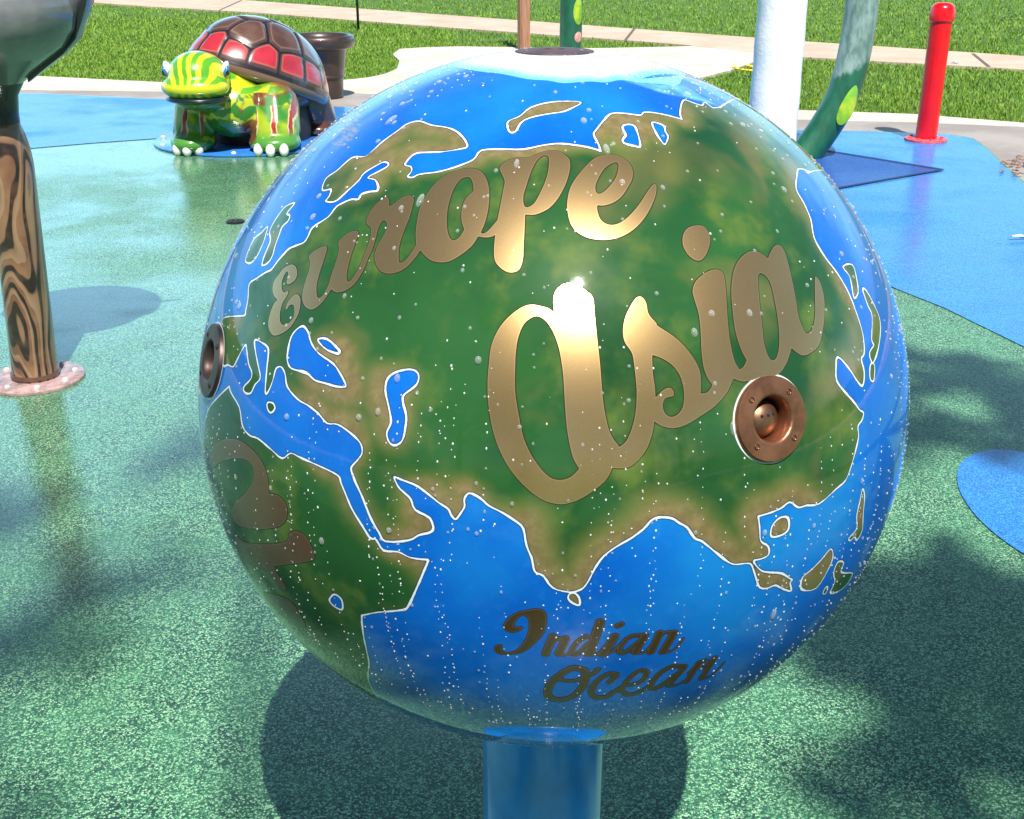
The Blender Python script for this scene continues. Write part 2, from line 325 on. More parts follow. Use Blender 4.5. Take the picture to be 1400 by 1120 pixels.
def word_sdf(V, plist, strokes=()):
    """positive inside the word, in metres"""
    Q = ae(V); out = None
    if plist:
        P = [smooth3(p, 4) for p in plist]
        ins = np.zeros(len(V), bool)
        for p in P: ins ^= inside(Q, ae(p))
        d = dist3(V, P); out = np.where(ins, d, -d)
    for pts, w in strokes:
        c = norm(np.array(catmull(pts, 5, closed=False))) if len(pts) > 2 else norm(np.array([pts[0]*(1-t)+pts[-1]*t for t in np.linspace(0,1,6)]))
        d = np.full(len(V), 1e9)
        for a, b in zip(c[:-1], c[1:]):
            e = b-a; t = np.clip(((V-a)@e)/((e@e)+1e-14), 0, 1)
            d = np.minimum(d, np.linalg.norm(V-(a+t[:,None]*e), axis=1))
        d = w/2*S7 - d*GR
        out = d if out is None else np.maximum(out, d)
    return out
WORDS = [('europe', europe, ()), ('asia', asia, ()), ('africa', africa_w, ()), ('indian', indian, [(p, w_*1.15) for p, w_ in indian_s]), ('ocean', None, [(p, w_*1.35) for p, w_ in ocean_s])]

# ------------------------------------------------------------------ globe materials
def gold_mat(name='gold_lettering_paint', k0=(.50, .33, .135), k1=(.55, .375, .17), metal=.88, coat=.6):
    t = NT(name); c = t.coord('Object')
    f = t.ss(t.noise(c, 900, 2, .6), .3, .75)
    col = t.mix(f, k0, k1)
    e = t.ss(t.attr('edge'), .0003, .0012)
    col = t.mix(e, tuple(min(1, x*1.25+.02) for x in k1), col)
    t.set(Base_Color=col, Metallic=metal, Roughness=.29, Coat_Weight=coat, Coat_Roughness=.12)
    t.bump(t.noise(c, 900, 2, .6), .05, .0006)
    return t.m
def globe_mat():
    t = NT('globe_paint'); c = t.coord('Object')
    d = t.attr('coast'); l = t.attr('letter'); ic = t.attr('ice'); ms = t.attr('mist'); wn = t.attr('worn'); nz = t.attr('nozzle')
    n1 = t.noise(c, 5, 4, .55); n2 = t.noise(c, 11, 4, .6); n3 = t.noise(c, 90, 4, .6); n4 = t.noise(c, 3.2, 3, .5)
    # ocean
    sea = t.mix(t.ss(n1, .3, .7), (.002, .088, .44), (.004, .14, .57))
    sea = t.mix(t.ss(n4, .5, .7), sea, (.010, .21, .58))
    sea = t.mix(t.math('MULTIPLY', t.ss(n3, .5, .8), .15), sea, (.03, .3, .75))
    # land: airbrushed greens
    g = t.mix(t.ss(n1, .35, .65), (.011, .060, .017), (.022, .098, .025))
    g = t.mix(t.ss(n2, .48, .72), g, (.095, .15, .03))
    g = t.mix(t.math('MULTIPLY', t.ss(t.noise(c, 7, 3, .5, .4), .54, .72), .65), g, (.17, .14, .05))
    g = t.mix(t.math('MULTIPLY', t.ss(t.noise(c, 3.6, 3, .55, .5), .50, .68), .75), g, (.004, .045, .018))
    fog = t.noise(c, 22, 4, .62)
    dn = t.math('ADD', d, t.math('MULTIPLY', t.math('SUBTRACT', fog, .5), .030))
    tan = t.mix(t.ss(n3, .3, .8), (.155, .12, .05), (.235, .185, .085))
    olive = t.mix(t.ss(n2, .4, .6), (.075, .115, .028), (.13, .145, .042))
    reg = t.ss(t.attr('tanw'), .05, 1.1, -.75, 1)
    dq = t.math('SUBTRACT', dn, t.math('MULTIPLY', reg, .022))
    land = t.mix(t.ss(dq, -.006, .022), olive, g)
    land = t.mix(t.ss(dq, -.016, .007), tan, land)
    # airbrush edges, outline
    w = t.math('MULTIPLY', t.math('SUBTRACT', t.noise(c, 48, 4, .6), .5), .0030)
    base = t.mix(t.ss(d, -.0004, .0004), sea, land)
    ad = t.math('SUBTRACT', t.math('ABSOLUTE', t.math('ADD', d, .0002)), w)
    dark = t.ss(ad, .0014, .0026, .8, 0)
    base = t.mix(dark, base, (.01, .03, .08))
    base = t.mix(t.ss(ad, .0007, .0012, 1, 0), base, (.66, .74, .80))
    # worn patches showing the primer
    st = t.noise(t.coord('Object', (30, 30, 260)), 1.5, 4, .65)
    wm = t.math('MULTIPLY', t.ss(wn, -.004, .004), t.ss(st, .47, .56))
    base = t.mix(t.math('MULTIPLY', wm, .75), base, (.22, .17, .15))
    # ice
    base = t.mix(t.math('MULTIPLY', t.ss(ms, -.002, .006), t.ss(t.noise(c, 26, 4, .6), .35, .65, .25, .85)), base, (.22, .62, .80))
    icn = t.math('ADD', ic, t.math('MULTIPLY', t.math('SUBTRACT', n3, .5), .012))
    iccol = t.mix(t.ss(icn, .002, .03), (.16, .52, .78), (.72, .80, .84))
    base = t.mix(t.ss(ic, -.0004, .0004), base, iccol)
    # lettering's dark key line
    base = t.mix(t.ss(l, -.0016, -.0008, 0, .85), base, (.03, .025, .01))
    # sealant line round the nozzles
    base = t.mix(t.ss(t.math('ABSOLUTE', t.math('SUBTRACT', nz, .0437)), .0006, .0012, 1, 0), base, (.7, .75, .75))
    t.set(Base_Color=base, Roughness=.38, Coat_Weight=1.0, Coat_Roughness=.035, Coat_IOR=1.38, Specular_IOR_Level=.04)
    # orange-peel of the clear coat and thin water film
    n = t.new('ShaderNodeBump'); n.inputs['Strength'].default_value = .05; n.inputs['Distance'].default_value = .001
    t.lk(t.noise(c, 120, 3, .6), n.inputs['Height']); t.lk(n.outputs[0], t.b.inputs['Coat Normal'])
    return t.m
M_gold = gold_mat(); M_gold2 = gold_mat('gold_lettering_dark_reflection', (.045, .028, .009), (.065, .04, .013), .1, .1); M_gold3 = gold_mat('gold_lettering_painted_shade', (.11, .065, .038), (.15, .09, .055), .35, .35); M_globe = globe_mat()  # copies of the gold with dark reflections and shade painted into the colour

globe = thing('earth_globe', 'large glossy blue and green earth globe with gold continent names, on a blue pole', 'globe', (GC[0], GC[1], 0))
nozz = [('right', hit(1054, 573)), ('left', hit(289, 493)), ('top', np.array([0, 0, 1.0]))]

NR, NS = 380, 1000
t1 = np.linspace(0, R(84), 300); t2 = np.linspace(R(84), R(179.6), 81)[1:]
ang = np.concatenate([t1, t2]); ang[0] = R(.05)
ph = np.arange(NS)*2*np.pi/NS
U = (np.cos(ang)[:,None,None]*AX + np.sin(ang)[:,None,None]*(np.cos(ph)[None,:,None]*E1 + np.sin(ph)[None,:,None]*E2)).reshape(-1, 3)
NA = len(ang)
QA = ae(U)
ins = np.zeros(len(U), bool)
for p in polys: ins ^= inside(QA, ae(p))
dd = dist3(U, polys); coast = np.where(ins, dd, -dd)
def sd(p):
    d = dist3(U, [p]); return np.where(inside(QA, ae(p)), d, -d)
icd = sd(ice)
# the pole of the chart's far side needs the true cap test
lat = np.degrees(np.arcsin(np.clip(U[:,2], -1, 1)))
icd = np.where((lat > 78), np.maximum(icd, .05), icd)
misd = sd(mist); wod = np.maximum(sd(worn), sd(worn2))
tanw = np.zeros(len(U))
for px_, py_, rad_, wt in ((785,760,60,1.1),(770,700,60,.6),(1000,715,70,1.1),(930,690,60,.5),(620,672,35,.9),(570,715,35,.8),(480,690,40,.5),(555,770,35,.7),(440,620,40,.6),(560,190,70,.8),(480,240,50,.5),(700,215,70,.7),(850,170,45,.9),(1050,200,60,.9),(940,160,50,.7),(1110,300,45,.6),(1155,400,40,.8),(1165,500,30,.8),(1150,620,40,.5),(1090,680,40,.8),(530,560,55,.7),(440,540,50,.7),(470,480,45,.6),(320,450,30,.8),(880,620,50,.35),(460,740,30,.5),(1120,775,40,1),(1178,700,25,1),(1062,790,30,.9),(370,330,25,.7),(345,330,20,.6),(740,155,45,1.1),(1195,450,35,.5)):
    n_ = hit(px_, py_); rr_ = rad_*.00075/GR
    tanw += wt*np.exp(-((U-n_)**2).sum(1)/(2*rr_**2))
let = np.full(len(U), -1.0)
near = np.where((U@AX) > .15)[0]
for nm, pl, st in WORDS:
    let[near] = np.maximum(let[near], word_sdf(U[near], pl, st))
nzd = np.full(len(U), 1.0)
for _, n in nozz: nzd = np.minimum(nzd, np.linalg.norm((U-n)*SC, axis=1))
i = np.arange(NA-1)[:,None]; j = np.arange(NS)[None,:]
quads = np.stack([i*NS+j, (i+1)*NS+j, (i+1)*NS+(j+1)%NS, i*NS+(j+1)%NS], -1).reshape(-1, 4)
keep = ~(nzd[quads] < .034).all(1); quads = quads[keep]
W = GC + U*SC
me = bpy.data.meshes.new('sphere')
me.vertices.add(len(W)); me.vertices.foreach_set('co', W.astype(np.float32).ravel())
me.loops.add(len(quads)*4); me.loops.foreach_set('vertex_index', quads.astype(np.int32).ravel())
me.polygons.add(len(quads)); me.polygons.foreach_set('loop_start', np.arange(0, len(quads)*4, 4, dtype=np.int32))
me.update(calc_edges=True); me.validate()
for nm, a in (('coast', coast), ('letter', let), ('ice', icd), ('mist', misd), ('worn', wod), ('nozzle', nzd), ('tanw', tanw)): attr(me, nm, np.clip(a, -1, 1))
sph = link('sphere', me, M_globe, globe)

def word_mesh(nm, pl, st, label):
    pts = []
    if pl: pts += [q for p in pl for q in p]
    pts += [q for s in st for q in s[0]]
    Q = ae(norm(np.array(pts))); mn = Q.min(0)-.02; mx = Q.max(0)+.02
    step = .0019
    gx = np.arange(mn[0], mx[0], step); gy = np.arange(mn[1], mx[1], step)
    X, Y = np.meshgrid(gx, gy, indexing='ij'); r = np.sqrt(X*X+Y*Y)+1e-9
    V = (np.cos(r)[...,None]*AX + (np.sin(r)/r)[...,None]*(X[...,None]*E1+Y[...,None]*E2)).reshape(-1, 3)
    s = word_sdf(V, pl, st)
    ny = len(gy); I, J = np.meshgrid(np.arange(len(gx)-1), np.arange(ny-1), indexing='ij')
    a = (I*ny+J).ravel(); b = a+ny; c = b+1; d = a+1
    tris = np.concatenate([np.stack([a,b,c],1), np.stack([a,c,d],1)])
    pos = s[tris] > 0
    cnt = pos.sum(1)
    verts = list(V); sv = list(s); faces = [tuple(t) for t in tris[cnt == 3]]; cache = {}
    def cut(u, v):
        k = (min(u,v), max(u,v))
        if k not in cache:
            t = s[u]/(s[u]-s[v]); p = V[u]*(1-t)+V[v]*t
            cache[k] = len(verts); verts.append(p/np.linalg.norm(p)); sv.append(0.0)
        return cache[k]
    for t in tris[(cnt > 0) & (cnt < 3)]:
        out = []
        for k in range(3):
            u, v = int(t[k]), int(t[(k+1)%3])
            if s[u] > 0: out.append(u)
            if (s[u] > 0) != (s[v] > 0): out.append(cut(u, v))
        faces.append(tuple(out))
    used = sorted({q for f in faces for q in f}); mp = {u: k for k, u in enumerate(used)}
    VV = np.array([verts[u] for u in used]); ss = np.array([sv[u] for u in used])
    lift = .00035 + .00025*np.clip(ss/.001, 0, 1)
    Wd = GC + VV*(SC+lift[:,None])
    m = np_mesh('lettering', Wd, [[mp[q] for q in f] for f in faces])
    attr(m, 'edge', ss)
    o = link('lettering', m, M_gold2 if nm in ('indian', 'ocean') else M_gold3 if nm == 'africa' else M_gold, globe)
    nn = norm(VV/SC)
    m.normals_split_custom_set_from_vertices([tuple(x) for x in nn])
    o['label'] = label
    return o
LB = {'europe': 'gold script word Europe', 'asia': 'large gold script word Asia with a dotted i', 'africa': 'gold script letters of Africa near the left rim',
      'indian': 'small dark gold script word Indian', 'ocean': 'small dark gold script word Ocean'}
for nm, pl, st in WORDS: word_mesh(nm, pl, st, LB[nm])

# nozzles
M_bronze = simple('bronze', (.36, .155, .085), rough=.38, metal=.85, var=.3, scale=30, bump=.1)
M_disc = simple('plum_brown_disc', (.085, .045, .05), rough=.6, metal=.1, var=.35, scale=40)
M_bronze2 = simple('tarnished_bronze', (.10, .065, .06), rough=.45, metal=.7, var=.4, scale=30)
M_brass = simple('brass_ball', (.30, .16, .095), rough=.42, metal=.9, var=.25, scale=40)
M_screw = simple('dark_screw', (.10, .05, .03), rough=.35, metal=.8)
M_hole = simple('dark_hole', (.008, .006, .005), rough=.9)
for side, n in nozz:
    if side != 'top':
        c = GC + n*SC; nn = norm((n/SC)[None])[0]
    else:
        c = GC + np.array([0, 0, SC[2]-.0040]); nn = np.array([0, 0, 1.0])
    Mx = Matrix.Translation(Vector(c)) @ frame_from(nn)
    if side != 'top': Mx = Mx @ Matrix.Scale(.90, 4)
    prof = [(.0472, -.008), (.0472, .0015), (.0462, .0028), (.030, .0042), (.0272, .0040), (.0255, .0025), (.0235, -.004), (.0225, -.02), (.0225, -.032), (.001, -.032)]
    if side == 'top': prof = prof[:4] + [(.028, .0046), (.012, .0048), (.011, .0038), (0, .0038)]
    o = bm_obj('spray_nozzle', lathe_bm(prof, 64, Mx), M_bronze if side == 'right' else (M_bronze2 if side == 'left' else M_disc), globe, auto=40)
    o['label'] = {'right': 'copper coloured spray nozzle under the word Asia', 'left': 'dark bronze spray nozzle at the left rim of the globe', 'top': 'flat bronze disc on top of the globe'}[side]
    if side == 'top': continue                            # the top fitting is a plain blanking disc
    bl = ell_bm((0,0,-.0200), (.0216, .0216, .0165), sub=4); bmesh.ops.transform(bl, matrix=Mx, verts=bl.verts)
    b = bm_obj('nozzle_ball', bl, M_brass, None); b.parent = o
    b.data.transform(Matrix.Translation(-Vector(globe.location)))
    for kx in (-.0075, 0, .0075):
        z = -.0200 + .0165*math.sqrt(1-((kx**2+.004**2)/.0216**2))
        h = lathe_bm([(0, .0008), (.0016, .0006), (.0020, -.0008)], 12, Mx @ Matrix.Translation((kx, .004, z)))
        ho = bm_obj('spray_hole', h, M_hole); ho.parent = o; ho.data.transform(Matrix.Translation(-Vector(globe.location)))
    for k in range(4):
        a = R(45+90*k)
        sb = lathe_bm([(.0033, .0006), (.0033, .0013), (.0024, .0012), (.0020, -.0004), (0, -.0008)], 16, Mx @ Matrix.Translation((.0365*math.cos(a), .0365*math.sin(a), .0032)))
        so = bm_obj('screw', sb, M_screw); so.parent = o; so.data.transform(Matrix.Translation(-Vector(globe.location)))

# pole under the globe
M_bluepaint = simple('blue_gloss_paint', (.006, .25, .75), rough=.3, coat=.8, var=.2, scale=9, Coat_Roughness=.08)
pr = .0908
bm_obj('pole', lathe_bm([(pr, 0), (pr, .3), (pr, GC[2]-GR*GZ*.965)], 64, Matrix.Translation((GC[0]-.004, GC[1], 0))), M_bluepaint, globe)
bm_obj('base_plate', lathe_bm([(.17, 0), (.17, .010), (.165, .013), (pr, .013)], 48, Matrix.Translation((GC[0]-.004, GC[1], .0125))), M_bluepaint, globe, auto=40)
# a neck ring seated on the underside of the globe
zc = -math.sqrt(1-(.088/GR)**2)*GR*GZ
bm_obj('neck_ring', lathe_bm([(.0912, zc-.03), (.0945, zc-.028), (.0955, zc-.004), (.0940, zc+.004)], 64, Matrix.Translation((GC[0]-.004, GC[1], GC[2]))), M_bluepaint, globe, auto=50)

# water droplets
def drop_mat():
    t = NT('water_drop')
    lw = t.new('ShaderNodeLayerWeight'); lw.inputs[0].default_value = .45
    tr = t.new('ShaderNodeBsdfTransparent'); t.lk(t.mix(t.ss(lw.outputs['Facing'], .25, .95), (.98, .98, .98), (.42, .46, .48)), tr.inputs[0])
    t.set(Base_Color=(.97, .98, 1.0), Roughness=.16, Specular_IOR_Level=1.0)  # white body colour and tinted rim imitate sparkle and refracted light
    mx = t.new('ShaderNodeMixShader'); t.lk(t.math('ADD', t.ss(lw.outputs['Facing'], .0, .9, .13, .42), t.math('MULTIPLY', t.attr('tiny'), .42)), mx.inputs[0])
    t.lk(tr.outputs[0], mx.inputs[1]); t.lk(t.b.outputs[0], mx.inputs[2]); t.lk(mx.outputs[0], t.out.inputs[0])
    return t.m
dirs = []
def add_drop(n, r, e=1.0):
    n = n/np.linalg.norm(n)
    for _, q in nozz:
        if np.linalg.norm((n-q)*SC) < .03: return
    dirs.append((n, r, e))
for k in range(2600):
    v = rng.normal(size=3); v /= np.linalg.norm(v)
    if v[2] < -.93: continue
    lw = math.exp(rng.normal(0, .38))
    r = .00092*lw
    if v[2] > .3 and random.random() < .35: r *= 1.9
    add_drop(v, min(r, .0034), random.uniform(1.0, 1.5))
for k in range(75):                                      # a few big clear beads and short runs
    v = rng.normal(size=3); v /= np.linalg.norm(v)
    if v[2] < -.35: continue
    add_drop(v, random.uniform(.0021, .0038), random.choice((1.1, 1.2, 1.4, 2.4)))
for k in range(470):                                     # trails run down the sphere
    v = rng.normal(size=3); v /= np.linalg.norm(v); v[2] = random.uniform(-.75, .45)
    a = math.atan2(v[1], v[0]); la = math.asin(v[2]); n = random.randint(5, 16)
    for q in range(n):
        la -= random.uniform(.012, .045); aa = a + random.gauss(0, .0022)
        add_drop(np.array([math.cos(la)*math.cos(aa), math.cos(la)*math.sin(aa), math.sin(la)]),   .00066*math.exp(random.gauss(0, .3)), random.uniform(1.1, 1.8))
for k in range(1500):                                    # crowded beads over the upper shoulders
    a = random.uniform(0, 2*math.pi); la = R(random.uniform(20, 86))
    n = np.array([math.cos(la)*math.cos(a), math.cos(la)*math.sin(a), math.sin(la)])
    if n@AX > .62: continue
    add_drop(n, .0011*math.exp(random.gauss(0, .42)), random.uniform(1, 1.3))
tv = []; tf = []; tn = []; ns, nr = 8, 3
for n, r, e in dirs:
    nn = norm((n/SC)[None])[0]; dn = np.array([0, 0, -1.0]) - nn*(-nn[2]); dl = np.linalg.norm(dn)
    dn = dn/dl if dl > 1e-3 else E1; sdv = np.cross(nn, dn); c = GC + n*SC + nn*.0003; b0 = len(tv)
    for i_ in range(nr):
        al = i_/nr*math.pi/2
        for k in range(ns):
            q = 2*math.pi*k/ns + i_*.2
            tv.append(c + (sdv*math.cos(q)*r + dn*math.sin(q)*r*e)*math.cos(al) + nn*(r*.62*math.sin(al)))
    tv.append(c + nn*r*.62); tn += [1.0 if r < .00115 else 0.0]*(ns*nr+1)
    for i_ in range(nr-1):
        for k in range(ns):
            tf.append((b0+i_*ns+k, b0+i_*ns+(k+1)%ns, b0+(i_+1)*ns+(k+1)%ns, b0+(i_+1)*ns+k))
    for k in range(ns): tf.append((b0+(nr-1)*ns+k, b0+(nr-1)*ns+(k+1)%ns, b0+nr*ns))
me = np_mesh('water_droplets', tv, tf); attr(me, 'tiny', tn)
me.flip_normals() if me.polygons[0].normal.dot(Vector(dirs[0][0])) < 0 else None
wd = link('water_droplets', me, drop_mat(), globe); wd['kind'] = 'stuff'; wd['label'] = 'clear beads of water clinging to the globe'

# ------------------------------------------------------------------ ground sheets
def sheet(name, pts, z, mat, thick=0.0, sub=None):
    bm = bmesh.new(); vs = [bm.verts.new((p[0], p[1], z)) for p in pts]
    f = bm.faces.new(vs)
    if f.normal.z < 0 or True:
        bm.normal_update()
        if f.normal.z < 0: bmesh.ops.reverse_faces(bm, faces=[f])
    if thick:
        r = bmesh.ops.extrude_face_region(bm, geom=[f]); vv = [e for e in r['geom'] if isinstance(e, bmesh.types.BMVert)]
        for v in vv: v.co.z = z
        for v in bm.verts:
            if v not in vv: v.co.z = z-thick
        bmesh.ops.recalc_face_normals(bm, faces=bm.faces[:])
    bmesh.ops.triangulate(bm, faces=[f for f in bm.faces if len(f.verts) > 4])
    return tag(bm_obj(name, bm, mat, smooth=False), kind='structure')
def G(pts, n=0, closed=False):
    w = [gp(*p)[:2] for p in pts]
    return [tuple(q) for q in (catmull(w, n, closed=closed) if n else w)]

def rubber(name, dark, mid, light, wet=1.0, dry=.22):
    t = NT(name); c = t.coord('Object')
    v = t.new('ShaderNodeTexVoronoi'); v.inputs['Scale'].default_value = 245; v.inputs['Randomness'].default_value = 1
    t.lk(c, v.inputs['Vector'])
    sep = t.new('ShaderNodeSeparateColor'); t.lk(v.outputs['Color'], sep.inputs[0])
    big = t.noise(c, .9, 4, .6); med = t.noise(c, 6, 4, .6)
    g = t.math('ADD', sep.outputs[0], t.math('MULTIPLY', t.math('SUBTRACT', t.noise(c, 360, 2, .6), .5), .8))
    col = t.mix(t.ss(g, .30, .54), dark, mid); col = t.mix(t.ss(g, .62, .86), col, light)
    col = t.mix(t.ss(v.outputs['Distance'], .35, .62, 0, .55), col, tuple(x*.35 for x in dark))
    col = t.mix(t.ss(med, .35, .7, 0, .3), col, mid)
    col = t.mix(t.ss(big, .4, .7, 0, .22), col, tuple(x*.6 for x in mid))
    wetn = t.noise(c, .7, 4, .62, .3)
    ww = t.ss(wetn, .36, .56, .5*wet, wet)
    sx = t.new('ShaderNodeSeparateXYZ'); t.lk(c, sx.inputs[0])
    ww = t.math('MULTIPLY', ww, t.ss(sx.outputs[0], -.1, 1.2, 1.0, dry))
    ww = t.math('MULTIPLY', ww, t.ss(sx.outputs[1], 1.3, 2.6, .12, 1.0))
    t.set(Base_Color=col, Roughness=.75, Coat_Weight=ww, Coat_IOR=2.0, Coat_Roughness=t.ss(wetn, .36, .6, .22, .09))
    h = t.math('MULTIPLY', t.math('SUBTRACT', 1.0, v.outputs['Distance']), 1.0)
    t.bump(h, .75, .0028)
    n = t.new('ShaderNodeBump'); n.inputs['Strength'].default_value = .10; n.inputs['Distance'].default_value = .002
    t.lk(h, n.inputs['Height']); t.lk(n.outputs[0], t.b.inputs['Coat Normal'])
    return t.m
M_green = rubber('green_rubber_granules', (.007, .055, .038), (.085, .32, .145), (.38, .69, .38))
M_blue = rubber('blue_rubber_granules', (.008, .13, .50), (.018, .27, .78), (.06, .42, .90), .6, .7)
def concrete(name, a, b, rough=.85, joints=False):
    t = NT(name); c = t.coord('Object')
    f = t.ss(t.noise(c, 1.3, 6, .65), .38, .62); g = t.noise(c, 60, 4, .7)
    col = t.mix(f, a, b); col = t.mix(t.math('MULTIPLY', t.ss(g, .45, .75), .25), col, tuple(x*.7 for x in a))
    t.set(Base_Color=col, Roughness=rough); t.bump(g, .3, .004)
    return t.m
M_conc = concrete('pale_concrete', (.50, .44, .37), (.64, .57, .49))
M_walk = concrete('sidewalk_concrete', (.46, .35, .26), (.54, .43, .33))
M_beige = concrete('damp_beige_concrete', (.27, .22, .19), (.36, .31, .28), .6)
def grass_ground():
    t = NT('lawn_soil_and_grass'); c = t.coord('Object')
    col = t.mix(t.ss(t.noise(c, 2.2, 5, .6), .3, .7), (.06, .15, .016), (.13, .25, .03))
    col = t.mix(t.ss(t.noise(c, 45, 4, .7), .4, .7, 0, .6), col, (.02, .06, .008))
    t.set(Base_Color=col, Roughness=.9); t.bump(t.noise(c, 70, 4, .7), .8, .03)
    return t.m
tag(bm_obj('lawn_ground', (lambda b: (bmesh.ops.create_grid(b, x_segments=8, y_segments=8, size=400), bmesh.ops.translate(b, vec=(0, 60, -.03), verts=b.verts), b)[2])(bmesh.new()), grass_ground(), smooth=False), kind='structure')

# concrete round the pad; the back edge as surveyed, the rest closes round the viewer
back_outer = G([(-400,92),(31,103),(235,113),(474,109),(503,106),(526,101),(543,94),(546,83),(537,74),(546,67),(574,65),(624,63.5),(810,66),(935,63.5),(953,62.5),(1031,53.5),(1031,53.5),(1031,84),(1028,86),(999,96),(956,107),(952,118),(965,130),(1000,141),(1082,150),(1250,156),(1400,168),(1700,205)])
ring = back_outer + [(11,9),(11,-9),(-11,-9),(-11,11)]
sheet('concrete_apron', ring, 0.0, M_conc, .06)
strip = G([(-400,118),(17,123.5),(231,126),(480,128),(700,135),(1000,158),(1082,164),(1250,168),(1400,174),(1600,200)]) + [(10,8),(10,-8),(-10,-8),(-10,9)]
sheet('beige_concrete_strip', strip, .004, M_beige)
pad = G([(-400,122),(0,128),(60,129),(231,137),(455,147),(700,155),(1000,175),(1085,179),(1200,181),(1300,185),(1330,190),(1350,204),(1372,226),(1400,250)]) + [(6,8.0),(9.2,6),(9.2,-7),(-9.2,-7),(-9.2,9)]
sheet('green_rubber_pad', pad, .008, M_green)
bl = G([(-300,123.5),(0,129),(60,130),(231,138),(455,148),(700,156),(1000,176),(1085,180),(1200,182),(1298,186),(1328,191),(1348,205),(1369,226),(1397,252),(1440,300)]) + [(6,7.2)] + \
     G([(1700,640),(1400,478),(1290,424),(1225,398),(1100,345),(900,270),(700,215),(500,190),(400,187),(231,190),(120,198),(40,205),(-300,235)])
sheet('blue_rubber_band', bl, .012, M_blue)
ec = gp(1455, 716)
el = [(ec[0]+.47*math.cos(a)*1.0-.0, ec[1]+.40*math.sin(a)) for a in np.linspace(0, 2*math.pi, 64, endpoint=False)]
xl = gp(1338, 716)[0]; rx = (ec[0]-xl)/1.05; y0 = gp(1400, 803)[1]; y1 = gp(1400, 622)[1]
el = [(ec[0]+rx*1.05*math.cos(a), (y0+y1)/2+(y1-y0)*.52*math.sin(a)) for a in np.linspace(0, 2*math.pi, 64, endpoint=False)]
sheet('blue_rubber_disc', el, .012, M_blue)
M_tri = rubber('deep_blue_rubber', (.004, .05, .25), (.008, .10, .42), (.03, .18, .58), .8)
M_ink = simple('dark_blue_line', (.01, .035, .12), rough=.8)
tri = G([(1085,203),(1128,209),(1289,235.5),(1220,247),(1145,261),(1085,270)])
sheet('deep_blue_triangle', tri, .016, M_tri)
def inkline(a, b, w):
    a = Vector((*a, 0)); b = Vector((*b, 0)); d = (b-a).normalized(); n = Vector((-d.y, d.x, 0))*w/2
    return [(q.x, q.y) for q in (a-n, b-n, b+n, a+n)]
sheet('triangle_outline', inkline(tri[1], tri[2], .035), .020, M_ink); sheet('triangle_outline', inkline(tri[2], tri[4], .03), .0205, M_ink)
# sidewalk crossing the lawn
up = [(-250,-38),(350,1.5),(560,17),(1035,52),(1100,57),(1400,77),(1900,112)]; lo = [(1900,140),(1400,95.5),(1090,78),(930,61),(560,34),(350,17.5),(200,9),(130,4),(-250,-20)]
sheet('sidewalk', G([p for p in up]) + G(lo), .004, M_walk, .06)
crk = simple('joint_dirt', (.12, .09, .07), rough=.95)
for a, b in (((868,39),(853,58)), ((1330,74),(1352,92)), ((330,1),(300,14.5))):
    sheet('sidewalk_joint', inkline(gp(*a)[:2], gp(*b)[:2], .045), .008, crk)

# ------------------------------------------------------------------ grass blades
def in_poly(q, P):
    return inside(np.asarray(q), np.asarray(P))
def grass():
    pts = []
    for (n, xa, xb, ya, yb, h) in ((75000, 0, 1400, 60, 170, .046), (36000, -40, 1460, 0, 62, .055), (34000, 0, 620, 25, 125, .044)):
        px = rng.uniform(xa, xb, n); py = rng.uniform(ya, yb, n)
        for a, b in zip(px, py):
            w = gp(a, b, -.02); pts.append((w[0], w[1], h))
    P = np.array(pts)
    side = np.array(G(up)+G(lo))
    bad = in_poly(P[:,:2], ring) | in_poly(P[:,:2], side)
    P = P[~bad]
    V = []; Fc = []; C = []
    for x, y, h in P:
        dist = math.hypot(x, y); w = .0045*(dist/11); a = random.uniform(0, math.pi)
        dx, dy = math.cos(a)*w, math.sin(a)*w; l = random.uniform(-.5, .5)*h; m = random.uniform(-.5, .5)*h
        hh = h*random.uniform(.45, 1.15); b = len(V)
        V += [(x-dx, y-dy, -.03), (x+dx, y+dy, -.03), (x+dx*.8+l*.4, y+dy*.8+m*.4, hh*.6-.03), (x-dx*.8+l*.4, y-dy*.8+m*.4, hh*.6-.03), (x+l, y+m, hh-.03)]
        Fc += [(b, b+1, b+2, b+3), (b+3, b+2, b+4)]
        C += [random.random()]*5
    me = np_mesh('grass', V, Fc); attr(me, 'tone', C)
    t = NT('grass_blades'); c = t.coord('Object')
    col = t.mix(t.attr('tone'), (.075, .19, .014), (.27, .42, .05))
    col = t.mix(t.ss(t.noise(c, .8, 4, .6), .35, .65, 0, .5), col, (.12, .26, .03))
    col = t.mix(t.ss(t.noise(c, 2.6, 4, .65), .5, .72, 0, .55), col, (.30, .34, .09))
    t.set(Base_Color=col, Roughness=.55, Specular_IOR_Level=.3)
    o = link('grass', me, t.m, smooth=False)
    tag(o, 'short green lawn grass growing on both sides of the sidewalk', 'grass', kind='stuff')
grass()

